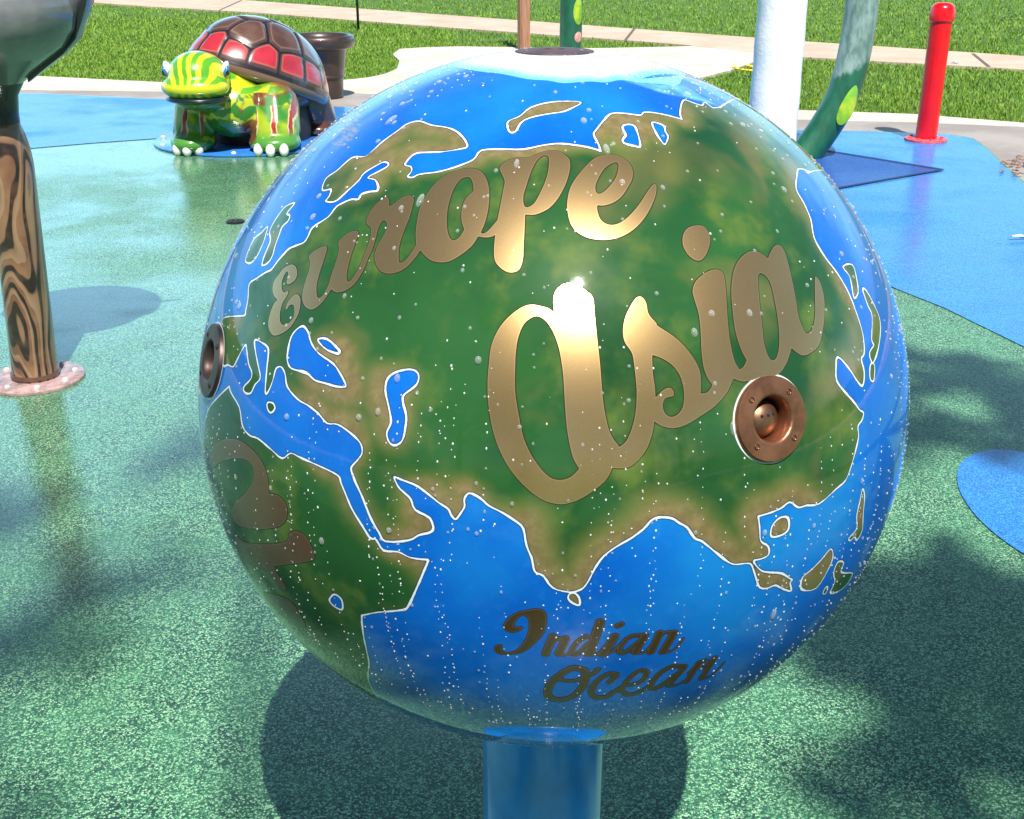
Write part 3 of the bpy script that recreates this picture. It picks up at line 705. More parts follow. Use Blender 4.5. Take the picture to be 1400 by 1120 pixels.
# ------------------------------------------------------------------ wooden-look post with bucket, at left
def wood_post():
    B = gp(50, 521); t = NT('painted_wood_grain'); c = t.coord('Object')
    m = t.new('ShaderNodeMapping'); t.lk(c, m.inputs[0]); m.inputs['Scale'].default_value = (7, 7, 1.7)
    # contour-line grain: bands of a smooth field, with a knot
    dk = t.new('ShaderNodeVectorMath', operation='DISTANCE'); t.lk(t.coord('Object', (1, 1, .42)), dk.inputs[0]); dk.inputs[1].default_value = (-.02, -.09, .28*.42)
    fld = t.math('ADD', t.noise(m.outputs[0], 1.0, 1.5, .4, .3), t.math('MULTIPLY', t.ss(dk.outputs[1], 0.0, .13), -.38))
    fr = t.math('FRACT', t.math('MULTIPLY', fld, 9))
    ln = t.ss(t.math('ABSOLUTE', t.math('SUBTRACT', fr, .5)), .13, .21, 1, 0)
    lw = t.ss(t.noise(c, 14, 2, .5), .3, .6)
    col = t.mix(t.ss(t.noise(c, 8, 3, .5), .35, .65), (.15, .065, .035), (.25, .13, .07))
    col = t.mix(t.ss(fr, .55, .95, 0, .5), col, (.36, .25, .15))
    col = t.mix(t.math('MULTIPLY', ln, t.ss(lw, 0, 1, .75, 1)), col, (.018, .010, .007))
    t.set(Base_Color=col, Roughness=.35, Coat_Weight=.7, Coat_Roughness=.12); t.bump(ln, -.35, .006)
    root = thing('splash_bucket_post', 'brown wood-grain post carrying a dark grey bulbous bucket, at the left edge', 'water feature', (B[0], B[1], 0))
    T = Matrix.Translation((B[0], B[1], 0))
    prof = [(.084, .02), (.082, .2), (.081, .5), (.080, .82), (.074, .88), (.062, .93), (.050, .97), (.0, .985)]
    TL = T @ Matrix.Shear('XY', 4, (.04, 0))
    bm_obj('post', lathe_bm(prof, 48, TL), t.m, root)
    bm_obj('foot_ring', lathe_bm([(.083, .045), (.0885, .044), (.089, .030), (.083, .028)], 48, T), simple('foot_brown', (.10,.05,.03), .35, coat=.5), root, auto=40)
    mf = simple('pink_flange', (.36, .24, .23), rough=.5, coat=.4, var=.4, scale=25)
    fl = bm_obj('flange', lathe_bm([(.178, .009), (.178, .018), (.174, .021), (.083, .021), (0, .021)], 56, T), mf, root, auto=40)
    mb = simple('white_bolt', (.7, .66, .64), rough=.35, metal=.3)
    for k in range(8):
        a = R(22.5+45*k)
        q = lathe_bm([(.012, .020), (.012, .028), (.008, .033), (0, .033)], 6, T @ Matrix.Translation((.142*math.cos(a), .142*math.sin(a), 0)))
        bo = bm_obj('bolt', q, mb, None, smooth=False); bo.parent = fl; bo.data.transform(Matrix.Translation(-Vector(root.location)))
    md = NT('dark_grey_fibreglass'); c = md.coord('Object')
    md.set(Base_Color=md.mix(md.ss(md.noise(c, 6, 4, .6), .3, .7), (.13, .135, .14), (.20, .205, .21)), Roughness=.25, Coat_Weight=1.0, Coat_Roughness=.08)
    neck = [(.075, 1.10), (.13, 1.145), (.19, 1.185), (.245, 1.225), (.285, 1.28), (.30, 1.34), (.295, 1.40), (.25, 1.45), (.16, 1.48), (0, 1.49)]
    bm_obj('bucket_belly', lathe_bm(neck, 64, TL), md.m, root)
    mk = simple('blackened_brim', (.012, .018, .018), rough=.35, coat=.5)
    bm_obj('neck', lathe_bm([(.052, .93), (.050, 1.0), (.055, 1.06), (.078, 1.102)], 48, TL), mk, root)
    # a scoop-shaped hood opening towards the near side
    bp = [(.10, 1.105), (.17, 1.155), (.235, 1.20), (.285, 1.25), (.312, 1.31), (.332, 1.36), (.343, 1.41), (.345, 1.45), (.335, 1.455), (.318, 1.38), (.298, 1.33), (.265, 1.27), (.21, 1.23), (.12, 1.155), (.10, 1.13)]
    bm = bmesh.new(); cols = []
    for q in range(61):
        a = R(-4+ (196)*q/60); cols.append([bm.verts.new((x*math.cos(a), x*math.sin(a), z)) for x, z in bp])
    for A_, B_ in zip(cols, cols[1:]):
        for q in range(len(bp)): bm.faces.new((A_[q], A_[(q+1)%len(bp)], B_[(q+1)%len(bp)], B_[q]))
    bm.faces.new(cols[0]); bm.faces.new(cols[-1][::-1]); bmesh.ops.recalc_face_normals(bm, faces=bm.faces[:])
    bmesh.ops.transform(bm, matrix=TL, verts=bm.verts)
    bm_obj('brim', bm, mk, root, auto=50)
    bm_obj('spout', tube_bm([(B[0]+.37, B[1]+.10, 1.42), (B[0]+.42, B[1]+.12, 1.43), (B[0]+.47, B[1]+.13, 1.43)], [.012, .010, .007], 12), mk, root)
wood_post()

# ------------------------------------------------------------------ red bollard jet
def red_pole():
    B = gp(1265, 194); d = B[1]
    mr = simple('red_gloss_paint', (.72, .001, .006), rough=.3, coat=.35, var=.1, scale=6, Coat_Roughness=.1)
    mw = simple('worn_red_flange', (.68, .10, .12), rough=.5, var=.45, scale=40)
    root = thing('red_water_jet_post', 'glossy red upright post with a capped top on the blue rubber', 'post', (B[0], B[1], 0))
    T = Matrix.Translation((B[0], B[1], 0)); r = .083
    bm_obj('pipe', lathe_bm([(r, .03), (r, .5), (r, .93)], 40, T), mr, root)
    bm_obj('cap', lathe_bm([(r, .92), (r+.011, .93), (r+.012, .94), (r+.012, 1.00), (r+.006, 1.012), (r+.006, 1.025), (r-.008, 1.045), (r-.03, 1.06), (0, 1.065)], 40, T), mr, root, auto=40)
    fl = bm_obj('flange', lathe_bm([(.165, .013), (.165, .028), (.16, .032), (0, .032)], 40, T), mw, root, auto=40)
    for k in range(8):
        a = R(45*k)
        q = bm_obj('bolt', lathe_bm([(.013, .03), (.013, .043), (0, .045)], 6, T @ Matrix.Translation((.128*math.cos(a), .128*math.sin(a), 0))), mw, None, smooth=False)
        q.parent = fl; q.data.transform(Matrix.Translation(-Vector(root.location)))
red_pole()

# ------------------------------------------------------------------ white column and green tubes
def col_tube(name, label, cat, pts, rad, mat, part):
    root = thing(name, label, cat, (pts[0][0], pts[0][1], 0))
    bm_obj(part, tube_bm(pts, rad, 40), mat, root)
    return root
def white_col():
    B = gp(1052, 222); t = NT('white_rough_render'); c = t.coord('Object')
    n = t.noise(c, 16, 5, .7)
    t.set(Base_Color=t.mix(t.ss(t.noise(c, 5, 3), .4, .7), (.86, .83, .80), (.90, .88, .86)), Roughness=.7); t.bump(n, .4, .015)
    pts = [(B[0]+.0*k, B[1], .012+.1*k) for k in range(28)]
    rad = [.178-.001*k*.6+.003*math.sin(k*1.7) for k in range(28)]
    r = col_tube('white_column', 'thick rough white column standing behind the globe beside the green tube', 'column', pts, rad, t.m, 'shaft')
    bm_obj('foot_collar', lathe_bm([(.26, .012), (.26, .03), (.25, .035), (.17, .035)], 40, Matrix.Translation((B[0], B[1], 0))), t.m, r, auto=40)
white_col()
def green_paint(name, seed=0.0):
    t = NT(name); c = t.coord('Object')
    n = t.noise(t.coord('Object', (1, 1, .35)), 16, 5, .65)
    t.set(Base_Color=t.mix(t.ss(n, .3, .7), (.003, .075, .036), (.010, .125, .06)), Roughness=.42, Coat_Weight=.5, Coat_Roughness=.3)
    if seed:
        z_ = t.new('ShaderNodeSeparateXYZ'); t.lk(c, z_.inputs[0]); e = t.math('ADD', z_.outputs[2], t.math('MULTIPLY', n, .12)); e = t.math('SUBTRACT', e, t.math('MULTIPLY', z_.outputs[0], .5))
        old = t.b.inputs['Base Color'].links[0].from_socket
        t.set(Base_Color=t.mix(t.ss(e, seed, seed+.06), old, t.mix(t.ss(n, .35, .62), (.10, .19, .15), (.26, .36, .32))))  # sunlit sheen of the upper tube painted in as grey-teal
    return t.m
M_gp = green_paint('vine_green_paint'); M_gp2 = green_paint('vine_green_paint_sheen', .50)
def leaf_mat():
    t = NT('lime_spot'); c = t.coord('Object')
    t.set(Base_Color=t.mix(t.ss(t.noise(c, 9, 2), .4, .6), (.17, .42, .02), (.42, .52, .03)), Roughness=.35, Coat_Weight=.5)
    return t.m
M_leaf = leaf_mat()
def up_at(px, py, D):                                    # height over the ground at which a post D metres off passes there
    d = ray(px, py); t = D/d[1]; return CAMP + d*t
def patch_on(center, axis_out, rx, ry, cyl_c, cyl_r, mat, parent, name, tilt=0, label=None):
    """raised oval following a round tube surface"""
    bm = bmesh.new(); o = Vector(axis_out).normalized(); up_ = Vector((0,0,1)); s = up_.cross(o).normalized(); u = o.cross(s)
    rings = []
    for i_ in range(6):
        k = i_/5
        ring_ = []
        for q in range(28):
            a = 2*math.pi*q/28
            x, y = rx*k*math.cos(a), ry*k*math.sin(a); x, y = x*math.cos(tilt)-y*math.sin(tilt), x*math.sin(tilt)+y*math.cos(tilt)
            dep = cyl_r - math.sqrt(max(cyl_r**2-x*x, 0))
            ring_.append(bm.verts.new(Vector(center)+s*x+u*y-o*dep+o*(.012*math.sqrt(max(0, 1-k*k*.96)))-o*.0))
            if i_ == 0: break
        rings.append(ring_)
    for a_, b_ in zip(rings, rings[1:]):
        for q in range(28):
            q2 = (q+1) % 28
            if len(a_) == 1: bm.faces.new((a_[0], b_[q], b_[q2]))
            else: bm.faces.new((a_[q], b_[q], b_[q2], a_[q2]))
    bmesh.ops.recalc_face_normals(bm, faces=bm.faces[:])
    ob = bm_obj(name, bm, mat, parent)
    if label: ob['label'] = label
    return ob
def vines():
    D = 8.75
    px = [(1083,236),(1093,222),(1103,208),(1126,177),(1147,141),(1161,102),(1172,52.5),(1178,5),(1180,-50),(1176,-110),(1160,-190)]
    P = [up_at(a, b, D+.02*k) for k, (a, b) in enumerate(px)]
    z0 = P[0][2]; P = [(p[0], p[1], p[2]) for p in P]
    if P[0][2] > .012: P = [(P[0][0]-.04, P[0][1], .012)] + P
    P = [tuple(q) for q in catmull(P, 5, closed=False)]
    root = thing('curved_vine_tube', 'green curved vine tube with a lime oval spot, leaning up to the right', 'water feature', (P[0][0], P[0][1], 0))
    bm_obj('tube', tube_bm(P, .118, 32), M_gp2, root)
    c = up_at(1155, 143, D-.08)
    o = (Vector(CAMP)-Vector(c)).normalized()+Vector((.45, 0, 0)); 
    ctr = Vector(up_at(1150.5, 144, D+.06)); o.normalize()
    patch_on(ctr+o*.119, o, .055, .15, None, .118, M_leaf, root, 'lime_spot', tilt=-.42)
    # straight one behind the globe
    B = gp(779, 122); pts = [(B[0], B[1], .012+.12*k) for k in range(20)]
    r2 = thing('straight_vine_post', 'dark green upright post with a lime spot, beside the wooden post behind the globe', 'post', (B[0], B[1], 0))
    k = (B[1]*math.cos(TH)+1.6*math.sin(TH))/F
    bm_obj('tube', tube_bm(pts, 15*k, 32), M_gp, r2)
    h1 = up_at(788, 15, B[1])[2]; h2 = up_at(788, 50, B[1])[2]
    o = Vector((.62, -.78, 0)); patch_on((B[0]+o.x*15*k, B[1]+o.y*15*k, h1), o, .06, .13, None, 15*k, M_leaf, r2, 'lime_spot')
    o = Vector((.66, -.75, 0)); patch_on((B[0]+o.x*15*k, B[1]+o.y*15*k, h2), o, .05, .055, None, 15*k, simple('pink_dot', (.55,.28,.24), .5, var=.4, scale=60), r2, 'pink_dot')
vines()
def wood_stake():
    B = gp(716, 68); k = (B[1]*math.cos(TH)+1.6*math.sin(TH))/F
    t = NT('weathered_post_wood'); n = t.noise(t.coord('Object', (20, 20, 1.2)), 1.5, 5, .6)
    t.set(Base_Color=t.mix(t.ss(n, .3, .7), (.20, .095, .05), (.36, .20, .12)), Roughness=.8); t.bump(n, .5, .01)
    r = thing('wooden_post', 'plain brown wooden post beside the green vine post', 'post', (B[0], B[1], 0))
    bm = bmesh.new(); w = 9*k
    bmesh.ops.create_cube(bm, size=1, matrix=Matrix.Translation((B[0], B[1], 1.2)) @ Matrix.Rotation(.3, 4, 'Z') @ Matrix.Diagonal((w*1.6, w*1.6, 2.5, 1)))
    bmesh.ops.bevel(bm, geom=bm.edges[:], offset=.015, segments=2, affect='EDGES')
    bm_obj('shaft', bm, t.m, r, auto=35)
    B = gp(490, 40.5)
    r = thing('thin_marker_rod', 'thin dark green rod stuck in the lawn behind the planter', 'rod', (B[0], B[1], 0))
    mk = simple('dark_green_rod', (.01, .05, .03), .5)
    bm_obj('rod', tube_bm([(B[0], B[1], -.03), (B[0], B[1], 1.0), (B[0]+.01, B[1], 1.9)], .022, 10), mk, r)
    bm_obj('rod_clip', tube_bm([(B[0], B[1], .52), (B[0], B[1], .58)], .034, 10), mk, r)
wood_stake()

# ------------------------------------------------------------------ planter
def planter():
    B = gp(442, 134); k = (B[1]*math.cos(TH)+1.6*math.sin(TH))/F
    m = simple('brown_plastic_pot', (.045, .026, .020), rough=.35, coat=.35, var=.3, scale=7, bump=.05)
    r = thing('brown_planter', 'large round dark brown planter pot with a thick rim, behind the turtle', 'planter', (B[0], B[1], 0))
    T = Matrix.Translation((B[0], B[1], 0)); H = .61
    bm_obj('pot', lathe_bm([(0, .004), (.19, .004), (.205, .02), (.214, .20), (.226, .205), (.23, .225), (.222, .235), (.235, .30), (.255, .46), (.262, .475), (.25, .48)], 56, T), m, r, auto=45)
    bm_obj('rim', lathe_bm([(.255, .475), (.30, .482), (.333, .50), (.343, .53), (.343, .57), (.335, .60), (.315, .613), (.29, .605), (.275, .57), (.26, .52), (.25, .48)], 56, T), m, r, auto=60)
    ms = simple('potting_soil', (.03, .02, .013), rough=.95, scale=40, bump=.8)
    bm_obj('soil', lathe_bm([(.262, .53), (.15, .54), (0, .545)], 40, T), ms, r)
planter()

# ------------------------------------------------------------------ turtle
def remeshed(bm, voxel, smooth=6):
    me = bpy.data.meshes.new('tmp'); bm.to_mesh(me); bm.free(); ob = bpy.data.objects.new('tmp', me); COL.objects.link(ob)
    m = ob.modifiers.new('r', 'REMESH'); m.mode = 'VOXEL'; m.voxel_size = voxel; m.use_smooth_shade = True
    s = ob.modifiers.new('s', 'SMOOTH'); s.iterations = smooth; s.factor = .5
    dg = bpy.context.evaluated_depsgraph_get(); out = bpy.data.meshes.new_from_object(ob.evaluated_get(dg))
    bpy.data.objects.remove(ob); return out
def capsule(bm, p, q, r0, r1, n=8):
    p, q = Vector(p), Vector(q)
    for i_ in range(n+1):
        t = i_/n; c = p.lerp(q, t); r = r0*(1-t)+r1*t
        ell_bm(c, (r, r, r), sub=2, bm=bm)
def turtle():
    O = Vector((-2.09, 9.55, 0)); root = thing('turtle_statue', 'painted turtle statue with a yellow-green striped head and a brown and red shell', 'turtle statue', O)
    # skin
    bm = bmesh.new()
    HX = -.225
    ell_bm((HX, -.62, .58), (.222, .26, .185), Matrix.Rotation(R(-8), 4, 'X'), sub=3, bm=bm)      # skull
    ell_bm((HX, -.74, .52), (.25, .19, .105), sub=3, bm=bm)                # upper lip
    ell_bm((HX+.01, -.62, .41), (.20, .18, .08), sub=3, bm=bm)                    # lower jaw
    capsule(bm, (HX+.02, -.5, .47), (.0, -.2, .42), .19, .27)
    ell_bm((-.03, -.40, .33), (.27, .26, .23), sub=3, bm=bm)                      # chest
    capsule(bm, (.26, -.36, .33), (.285, -.48, .16), .20, .195); ell_bm((.285, -.53, .09), (.20, .21, .09), sub=3, bm=bm)
    capsule(bm, (-.32, -.38, .33), (-.335, -.48, .16), .17, .165); ell_bm((-.335, -.53, .09), (.172, .21, .09), sub=3, bm=bm)
    capsule(bm, (.46, .22, .28), (.50, .30, .12), .16, .15); ell_bm((.50, .24, .07), (.15, .17, .065), sub=3, bm=bm)
    capsule(bm, (-.42, .3, .28), (-.48, .36, .12), .15, .14); ell_bm((0, .05, .36), (.46, .45, .19), sub=3, bm=bm)
    bmesh.ops.translate(bm, vec=O, verts=bm.verts)
    me = remeshed(bm, .014, 5)
    V = np.array([v.co for v in me.vertices]) - np.array(O)
    head = 1/(1+np.exp(-((-(V[:,1]+.46))/.02))) * (V[:,2] > .36)
    leg = ((V[:,2] < .40) & (np.abs(V[:,0]+.03) > .2)).astype(float)
    attr(me, 'rear', (V[:,1] > -.08).astype(float)); attr(me, 'headmask', head); attr(me, 'legmask', leg)
    t = NT('turtle_skin_paint'); c = t.coord('Object')
    sep = t.new('ShaderNodeSeparateXYZ'); t.lk(c, sep.inputs[0]); X, Y, Zc = sep.outputs
    wob = t.math('MULTIPLY', t.math('SUBTRACT', t.noise(c, 5, 3, .5), .5), 1.0)
    green, yel, red, dk = (.025, .17, .015), (.58, .60, .012), (.34, .02, .012), (.008, .02, .008)
    # throat: swirled yellow on green
    sw = t.math('FRACT', t.math('ADD', t.math('MULTIPLY', Zc, 5.5), t.math('MULTIPLY', wob, 3.4)))
    body = t.mix(t.ss(t.math('ABSOLUTE', t.math('SUBTRACT', sw, .5)), .10, .19, 1, 0), green, (.42, .46, .012))
    body = t.mix(t.math('MULTIPLY', t.ss(t.noise(c, 4.6, 2), .56, .62), .9), body, (.16, .03, .012))
    # head: stripes fanning over the brow
    dx = t.math('ADD', X, .225)
    fan = t.math('DIVIDE', dx, t.math('ADD', t.math('MULTIPLY', t.math('ADD', Y, 1.0), 1.0), .12))
    st = t.math('FRACT', t.math('ADD', t.math('MULTIPLY', fan, 4.2), t.math('MULTIPLY', wob, .9)))
    hd = t.mix(t.ss(t.math('ABSOLUTE', t.math('SUBTRACT', st, .5)), .20, .28, 1, 0), yel, (.10, .36, .015))
    lip = t.ss(Zc, .54, .56, 1, 0)
    hd = t.mix(t.math('MULTIPLY', lip, t.ss(Zc, .485, .495)), hd, yel)
    hd = t.mix(t.ss(Zc, .445, .455, 1, 0), hd, body)
    # legs: red stripes edged with cream on green, yellow at the front
    ls = t.math('FRACT', t.math('ADD', t.math('MULTIPLY', X, 7.5), t.math('ADD', t.math('MULTIPLY', wob, .75), .30)))
    la = t.math('ABSOLUTE', t.math('SUBTRACT', ls, .5))
    lg = t.mix(t.ss(t.noise(c, 3.6, 3), .45, .6), (.035, .20, .02), (.36, .45, .015))
    lg = t.mix(t.ss(la, .15, .20, 1, 0), lg, (.62, .52, .22)); lg = t.mix(t.ss(la, .09, .13, 1, 0), lg, red)
    lg = t.mix(t.ss(Zc, .13, .20, 1, 0), lg, (.07, .25, .03))
    lg = t.mix(t.ss(Zc, .38, .42), lg, body)
    col = t.mix(t.attr('legmask'), body, lg); col = t.mix(t.attr('headmask'), col, hd); col = t.mix(t.attr('rear'), col, t.mix(t.ss(t.noise(c, 6, 3), .4, .6), (.02, .035, .012), (.09, .03, .02)))
    t.set(Base_Color=col, Roughness=.3, Coat_Weight=1, Coat_Roughness=.08)
    bm_ = link('body', me, t.m, root)
    # mouth gap
    bm = ell_bm(O+Vector((-.22, -.715, .437)), (.232, .205, .042), sub=4)
    bm_obj('mouth', bm, simple('mouth_dark', (.004, .012, .016), .3, coat=.6), root)
    # eyes
    me_w = simple('eye_white', (.75, .80, .85), .15, coat=1); me_b = simple('eye_blue', (.03, .16, .42), .15, coat=1); me_k = simple('eye_black', (.004,.004,.006), .1, coat=1)
    for sx, rot in ((1, -.35), (-1, .35)):
        cx = O+Vector((-.225+sx*.208, -.66, .635))
        e = bm_obj('eye', ell_bm(cx, (.028, .050, .064), Matrix.Rotation(-rot, 4, 'Y'), sub=3), me_w, root)
        i1 = bm_obj('iris', ell_bm(cx+Vector((sx*.014, -.022, -.012)), (.024, .034, .044), Matrix.Rotation(-rot, 4, 'Y'), sub=3), me_b, None); i1.parent = e; i1.data.transform(Matrix.Translation(-O))
        i2 = bm_obj('pupil', ell_bm(cx+Vector((sx*.024, -.034, -.018)), (.016, .023, .026), sub=3), me_k, None); i2.parent = e; i2.data.transform(Matrix.Translation(-O))
    # claws
    mc = simple('claw_white', (.78, .78, .74), .25, coat=.8)
    for fx, fy, w in ((.285, -.55, .185), (-.345, -.55, .155)):
        for k in (-1, 0, 1):
            bm_obj('claw', ell_bm(O+Vector((fx+k*w*.52, fy-w*.98+abs(k)*.03, .055)), (.036, .036, .050), sub=3), mc, root)
    # shell: a raised dome, pitched down towards the tail, scutes as raised fields with grooves
    n_r, n_a = 100, 240; L, Wd, H = .58, .44, .45
    seeds = [(0, y) for y in (-.52, -.24, .04, .32, .58)] + [(sx*x, y) for sx in (-1, 1) for x, y in ((.42, -.48), (.53, -.12), (.53, .24), (.40, .58))]
    NB = len(seeds); seeds += [(.91*math.sin(2*math.pi*(k+.5)/15), -.91*math.cos(2*math.pi*(k+.5)/15)) for k in range(15)]
    seeds = np.array(seeds); V = []; ed = []; mg = []; rr = []
    for i_ in range(n_r):
        s_ = i_/(n_r-1); rho = math.sin(s_*math.pi/2); z = math.cos(s_*math.pi/2)**.92
        for k in range(n_a):
            a = 2*math.pi*k/n_a; x, y = s_*math.sin(a), -s_*math.cos(a)
            flare = 1 + .07*max(0, s_-.8)/.2
            ds = np.hypot(seeds[:,0]-x, seeds[:,1]-y); od = np.argsort(ds); e = min((ds[od[1]]-ds[od[0]])*.55, (1.0-s_)*1.0)
            m_ = 1.0 if od[0] >= NB else 0.0
            g = min(1, max(0, e)/.035); g = g*g*(3-2*g)
            V.append((rho*math.sin(a)*Wd*flare, -rho*math.cos(a)*L*flare, z*H + (g-1)*.016)); ed.append(e); mg.append(m_)
    Fc = [(i_*n_a+k, i_*n_a+(k+1)%n_a, (i_+1)*n_a+(k+1)%n_a, (i_+1)*n_a+k) for i_ in range(n_r-1) for k in range(n_a)]
    # rolled edge and underside
    b0 = (n_r-1)*n_a
    for (sc, dz) in ((1.01, -.03), (1.0, -.06), (.93, -.085), (.4, -.07)):
        nb = len(V)
        for k in range(n_a):
            p = V[(n_r-1)*n_a+k]; V.append((p[0]*sc, p[1]*sc, p[2]+dz)); ed.append(.0); mg.append(2.0)
        Fc += [(b0+k, b0+(k+1)%n_a, nb+(k+1)%n_a, nb+k) for k in range(n_a)]; b0 = nb
    Mt = Matrix.Translation(O+Vector((.085, .06, .50))) @ Matrix.Rotation(R(-40), 4, 'Z') @ Matrix.Rotation(R(-21), 4, 'X')
    me = np_mesh('shell', V, Fc); me.transform(Mt); attr(me, 'edge', ed); attr(me, 'marg', mg)
    bmx = bmesh.new(); bmx.from_mesh(me); bmesh.ops.remove_doubles(bmx, verts=bmx.verts, dist=1e-5); bmesh.ops.recalc_face_normals(bmx, faces=bmx.faces[:]); bmx.to_mesh(me); bmx.free()
    t = NT('shell_paint'); c = t.coord('Object'); e = t.math('ADD', t.attr('edge'), t.math('MULTIPLY', t.math('SUBTRACT', t.noise(c, 14, 3), .5), .012)); m_ = t.attr('marg')
    br = t.mix(t.ss(t.noise(c, 5, 4, .6), .35, .65), (.075, .034, .024), (.135, .065, .045))
    rd = t.mix(t.ss(t.noise(c, 6, 3), .3, .7), (.34, .012, .022), (.48, .028, .042))
    col = t.mix(t.ss(m_, .4, .6), br, rd)
    col = t.mix(t.ss(e, .045, .060, .3, 0), col, (.34, .22, .14)); col = t.mix(t.ss(e, .030, .040, 1, 0), col, (.07, .035, .03))
    col = t.mix(t.ss(e, .008, .020, 1, 0), col, (.012, .006, .008))
    col = t.mix(t.ss(m_, 1.4, 1.6), col, (.16, .09, .05))
    t.set(Base_Color=col, Roughness=.28, Coat_Weight=1, Coat_Roughness=.1)
    link('shell', me, t.m, root)
    # plastron
    bm = ell_bm(O+Vector((.04, .06, .36)), (.47, .50, .17), sub=4)
    bm_obj('plastron', bm, simple('plastron_dark', (.035, .03, .022), .4, coat=.5, var=.5, scale=20), root)
    bm_obj('pedestal', lathe_bm([(.40, .02), (.41, .10), (.38, .30), (.3, .42), (0, .42)], 40, Matrix.Translation(O+Vector((.06, .04, 0)))), simple('pedestal_black', (.014, .014, .016), .6, var=.4, scale=30, bump=.4), root)
    # blue mounting plate with bolts
    mb = simple('blue_plate', (.03, .19, .62), .3, coat=.7, var=.15)
    pl = bm_obj('mounting_plate', lathe_bm([(.78, .013), (.78, .022), (.77, .027), (0, .027)], 64, Matrix.Translation(O+Vector((0,.04,0)))), mb, root, auto=40)
    mw = simple('pale_bolt', (.7,.7,.68), .4)
    for a in range(0, 360, 30):
        q = bm_obj('bolt', ell_bm(O+Vector((.73*math.cos(R(a)), .04+.73*math.sin(R(a)), .03)), (.02,.02,.016), sub=2), mw, None); q.parent = pl; q.data.transform(Matrix.Translation(-O))
turtle()

# ------------------------------------------------------------------ small things
def small():
    md = simple('drain_black', (.012, .012, .012), .4)
    B = gp(322, 306)
    tag(bm_obj('ground_nozzle_cap', lathe_bm([(.055, .009), (.055, .016), (.048, .02), (.02, .02), (.018, .016), (0, .016)], 32, Matrix.Translation((B[0], B[1], 0))), md, auto=40), 'small dark round spray cap flush in the green rubber beside the globe', 'spray cap')
    mw = simple('white_chip', (.8, .8, .8), .5)
    for px, py, nm, lb, w, l, a in ((1395, 331, 'white_scrap', 'short white scrap lying on the blue rubber at the right edge', .03, .12, .1), (1306, 87, 'paper_scrap', 'tiny white paper scrap at the edge of the sidewalk behind the red post', .09, .10, .8)):
        B = gp(px, py); bm = bmesh.new(); bmesh.ops.create_grid(bm, x_segments=4, y_segments=3, size=.5, matrix=Matrix.Translation((B[0], B[1], .03)) @ Matrix.Rotation(a, 4, 'Z') @ Matrix.Diagonal((l, w, 1, 1)))
        for v in bm.verts: v.co.z += random.uniform(-.008, .012)
        bmesh.ops.solidify(bm, geom=bm.faces[:], thickness=.003)
        tag(bm_obj(nm, bm, mw), lb, 'scrap')
    # yellow blooms in the lawn by the white column
    my = simple('yellow_petals', (.80, .55, .02), .6); B = gp(1018, 103)
    root = thing('dandelion_clump', 'small clump of yellow dandelions in the lawn beside the white column', 'flowers', (B[0], B[1], 0))
    mg = simple('stem_green', (.08, .2, .03), .6)
    for k in range(9):
        x, y = B[0]+random.uniform(-.16, .16), B[1]+random.uniform(-.12, .12); h = random.uniform(.05, .10)
        s = bm_obj('stem', tube_bm([(x, y, -.03), (x+.004, y, h)], .003, 5), mg, root)
        f = bm_obj('bloom', ell_bm((x+.004, y, h+.004), (.028, .028, .013), sub=2), my, root)
    # leaf litter on the beige concrete at the right edge
    ml = simple('dead_leaf', (.22, .11, .06), .8, var=.4, scale=30)
    for k in range(26):
        B = gp(random.gauss(1392, 12), random.gauss(229, 8)); bm = bmesh.new()
        pts = [(.0,.0),(.012,.010),(.03,.011),(.048,0),(.03,-.011),(.012,-.010)]
        s_ = random.uniform(.8, 1.6)
        vs = [bm.verts.new((p[0]*s_, p[1]*s_, .008*math.sin(p[0]*60)+random.uniform(0,.008))) for p in pts]; bm.faces.new(vs)
        bmesh.ops.triangulate(bm, faces=bm.faces[:])
        bmesh.ops.solidify(bm, geom=bm.faces[:], thickness=.0012)
        bmesh.ops.transform(bm, matrix=Matrix.Translation((B[0], B[1], .018)) @ Matrix.Rotation(random.uniform(0, 6.28), 4, 'Z') @ Matrix.Rotation(random.uniform(-.5, .5), 4, 'X'), verts=bm.verts)
        tag(bm_obj('fallen_leaf', bm, ml), 'curled brown dead leaf in the small scatter at the right end of the beige strip', 'leaf', 'dead leaves scattered at the pad edge')
small()

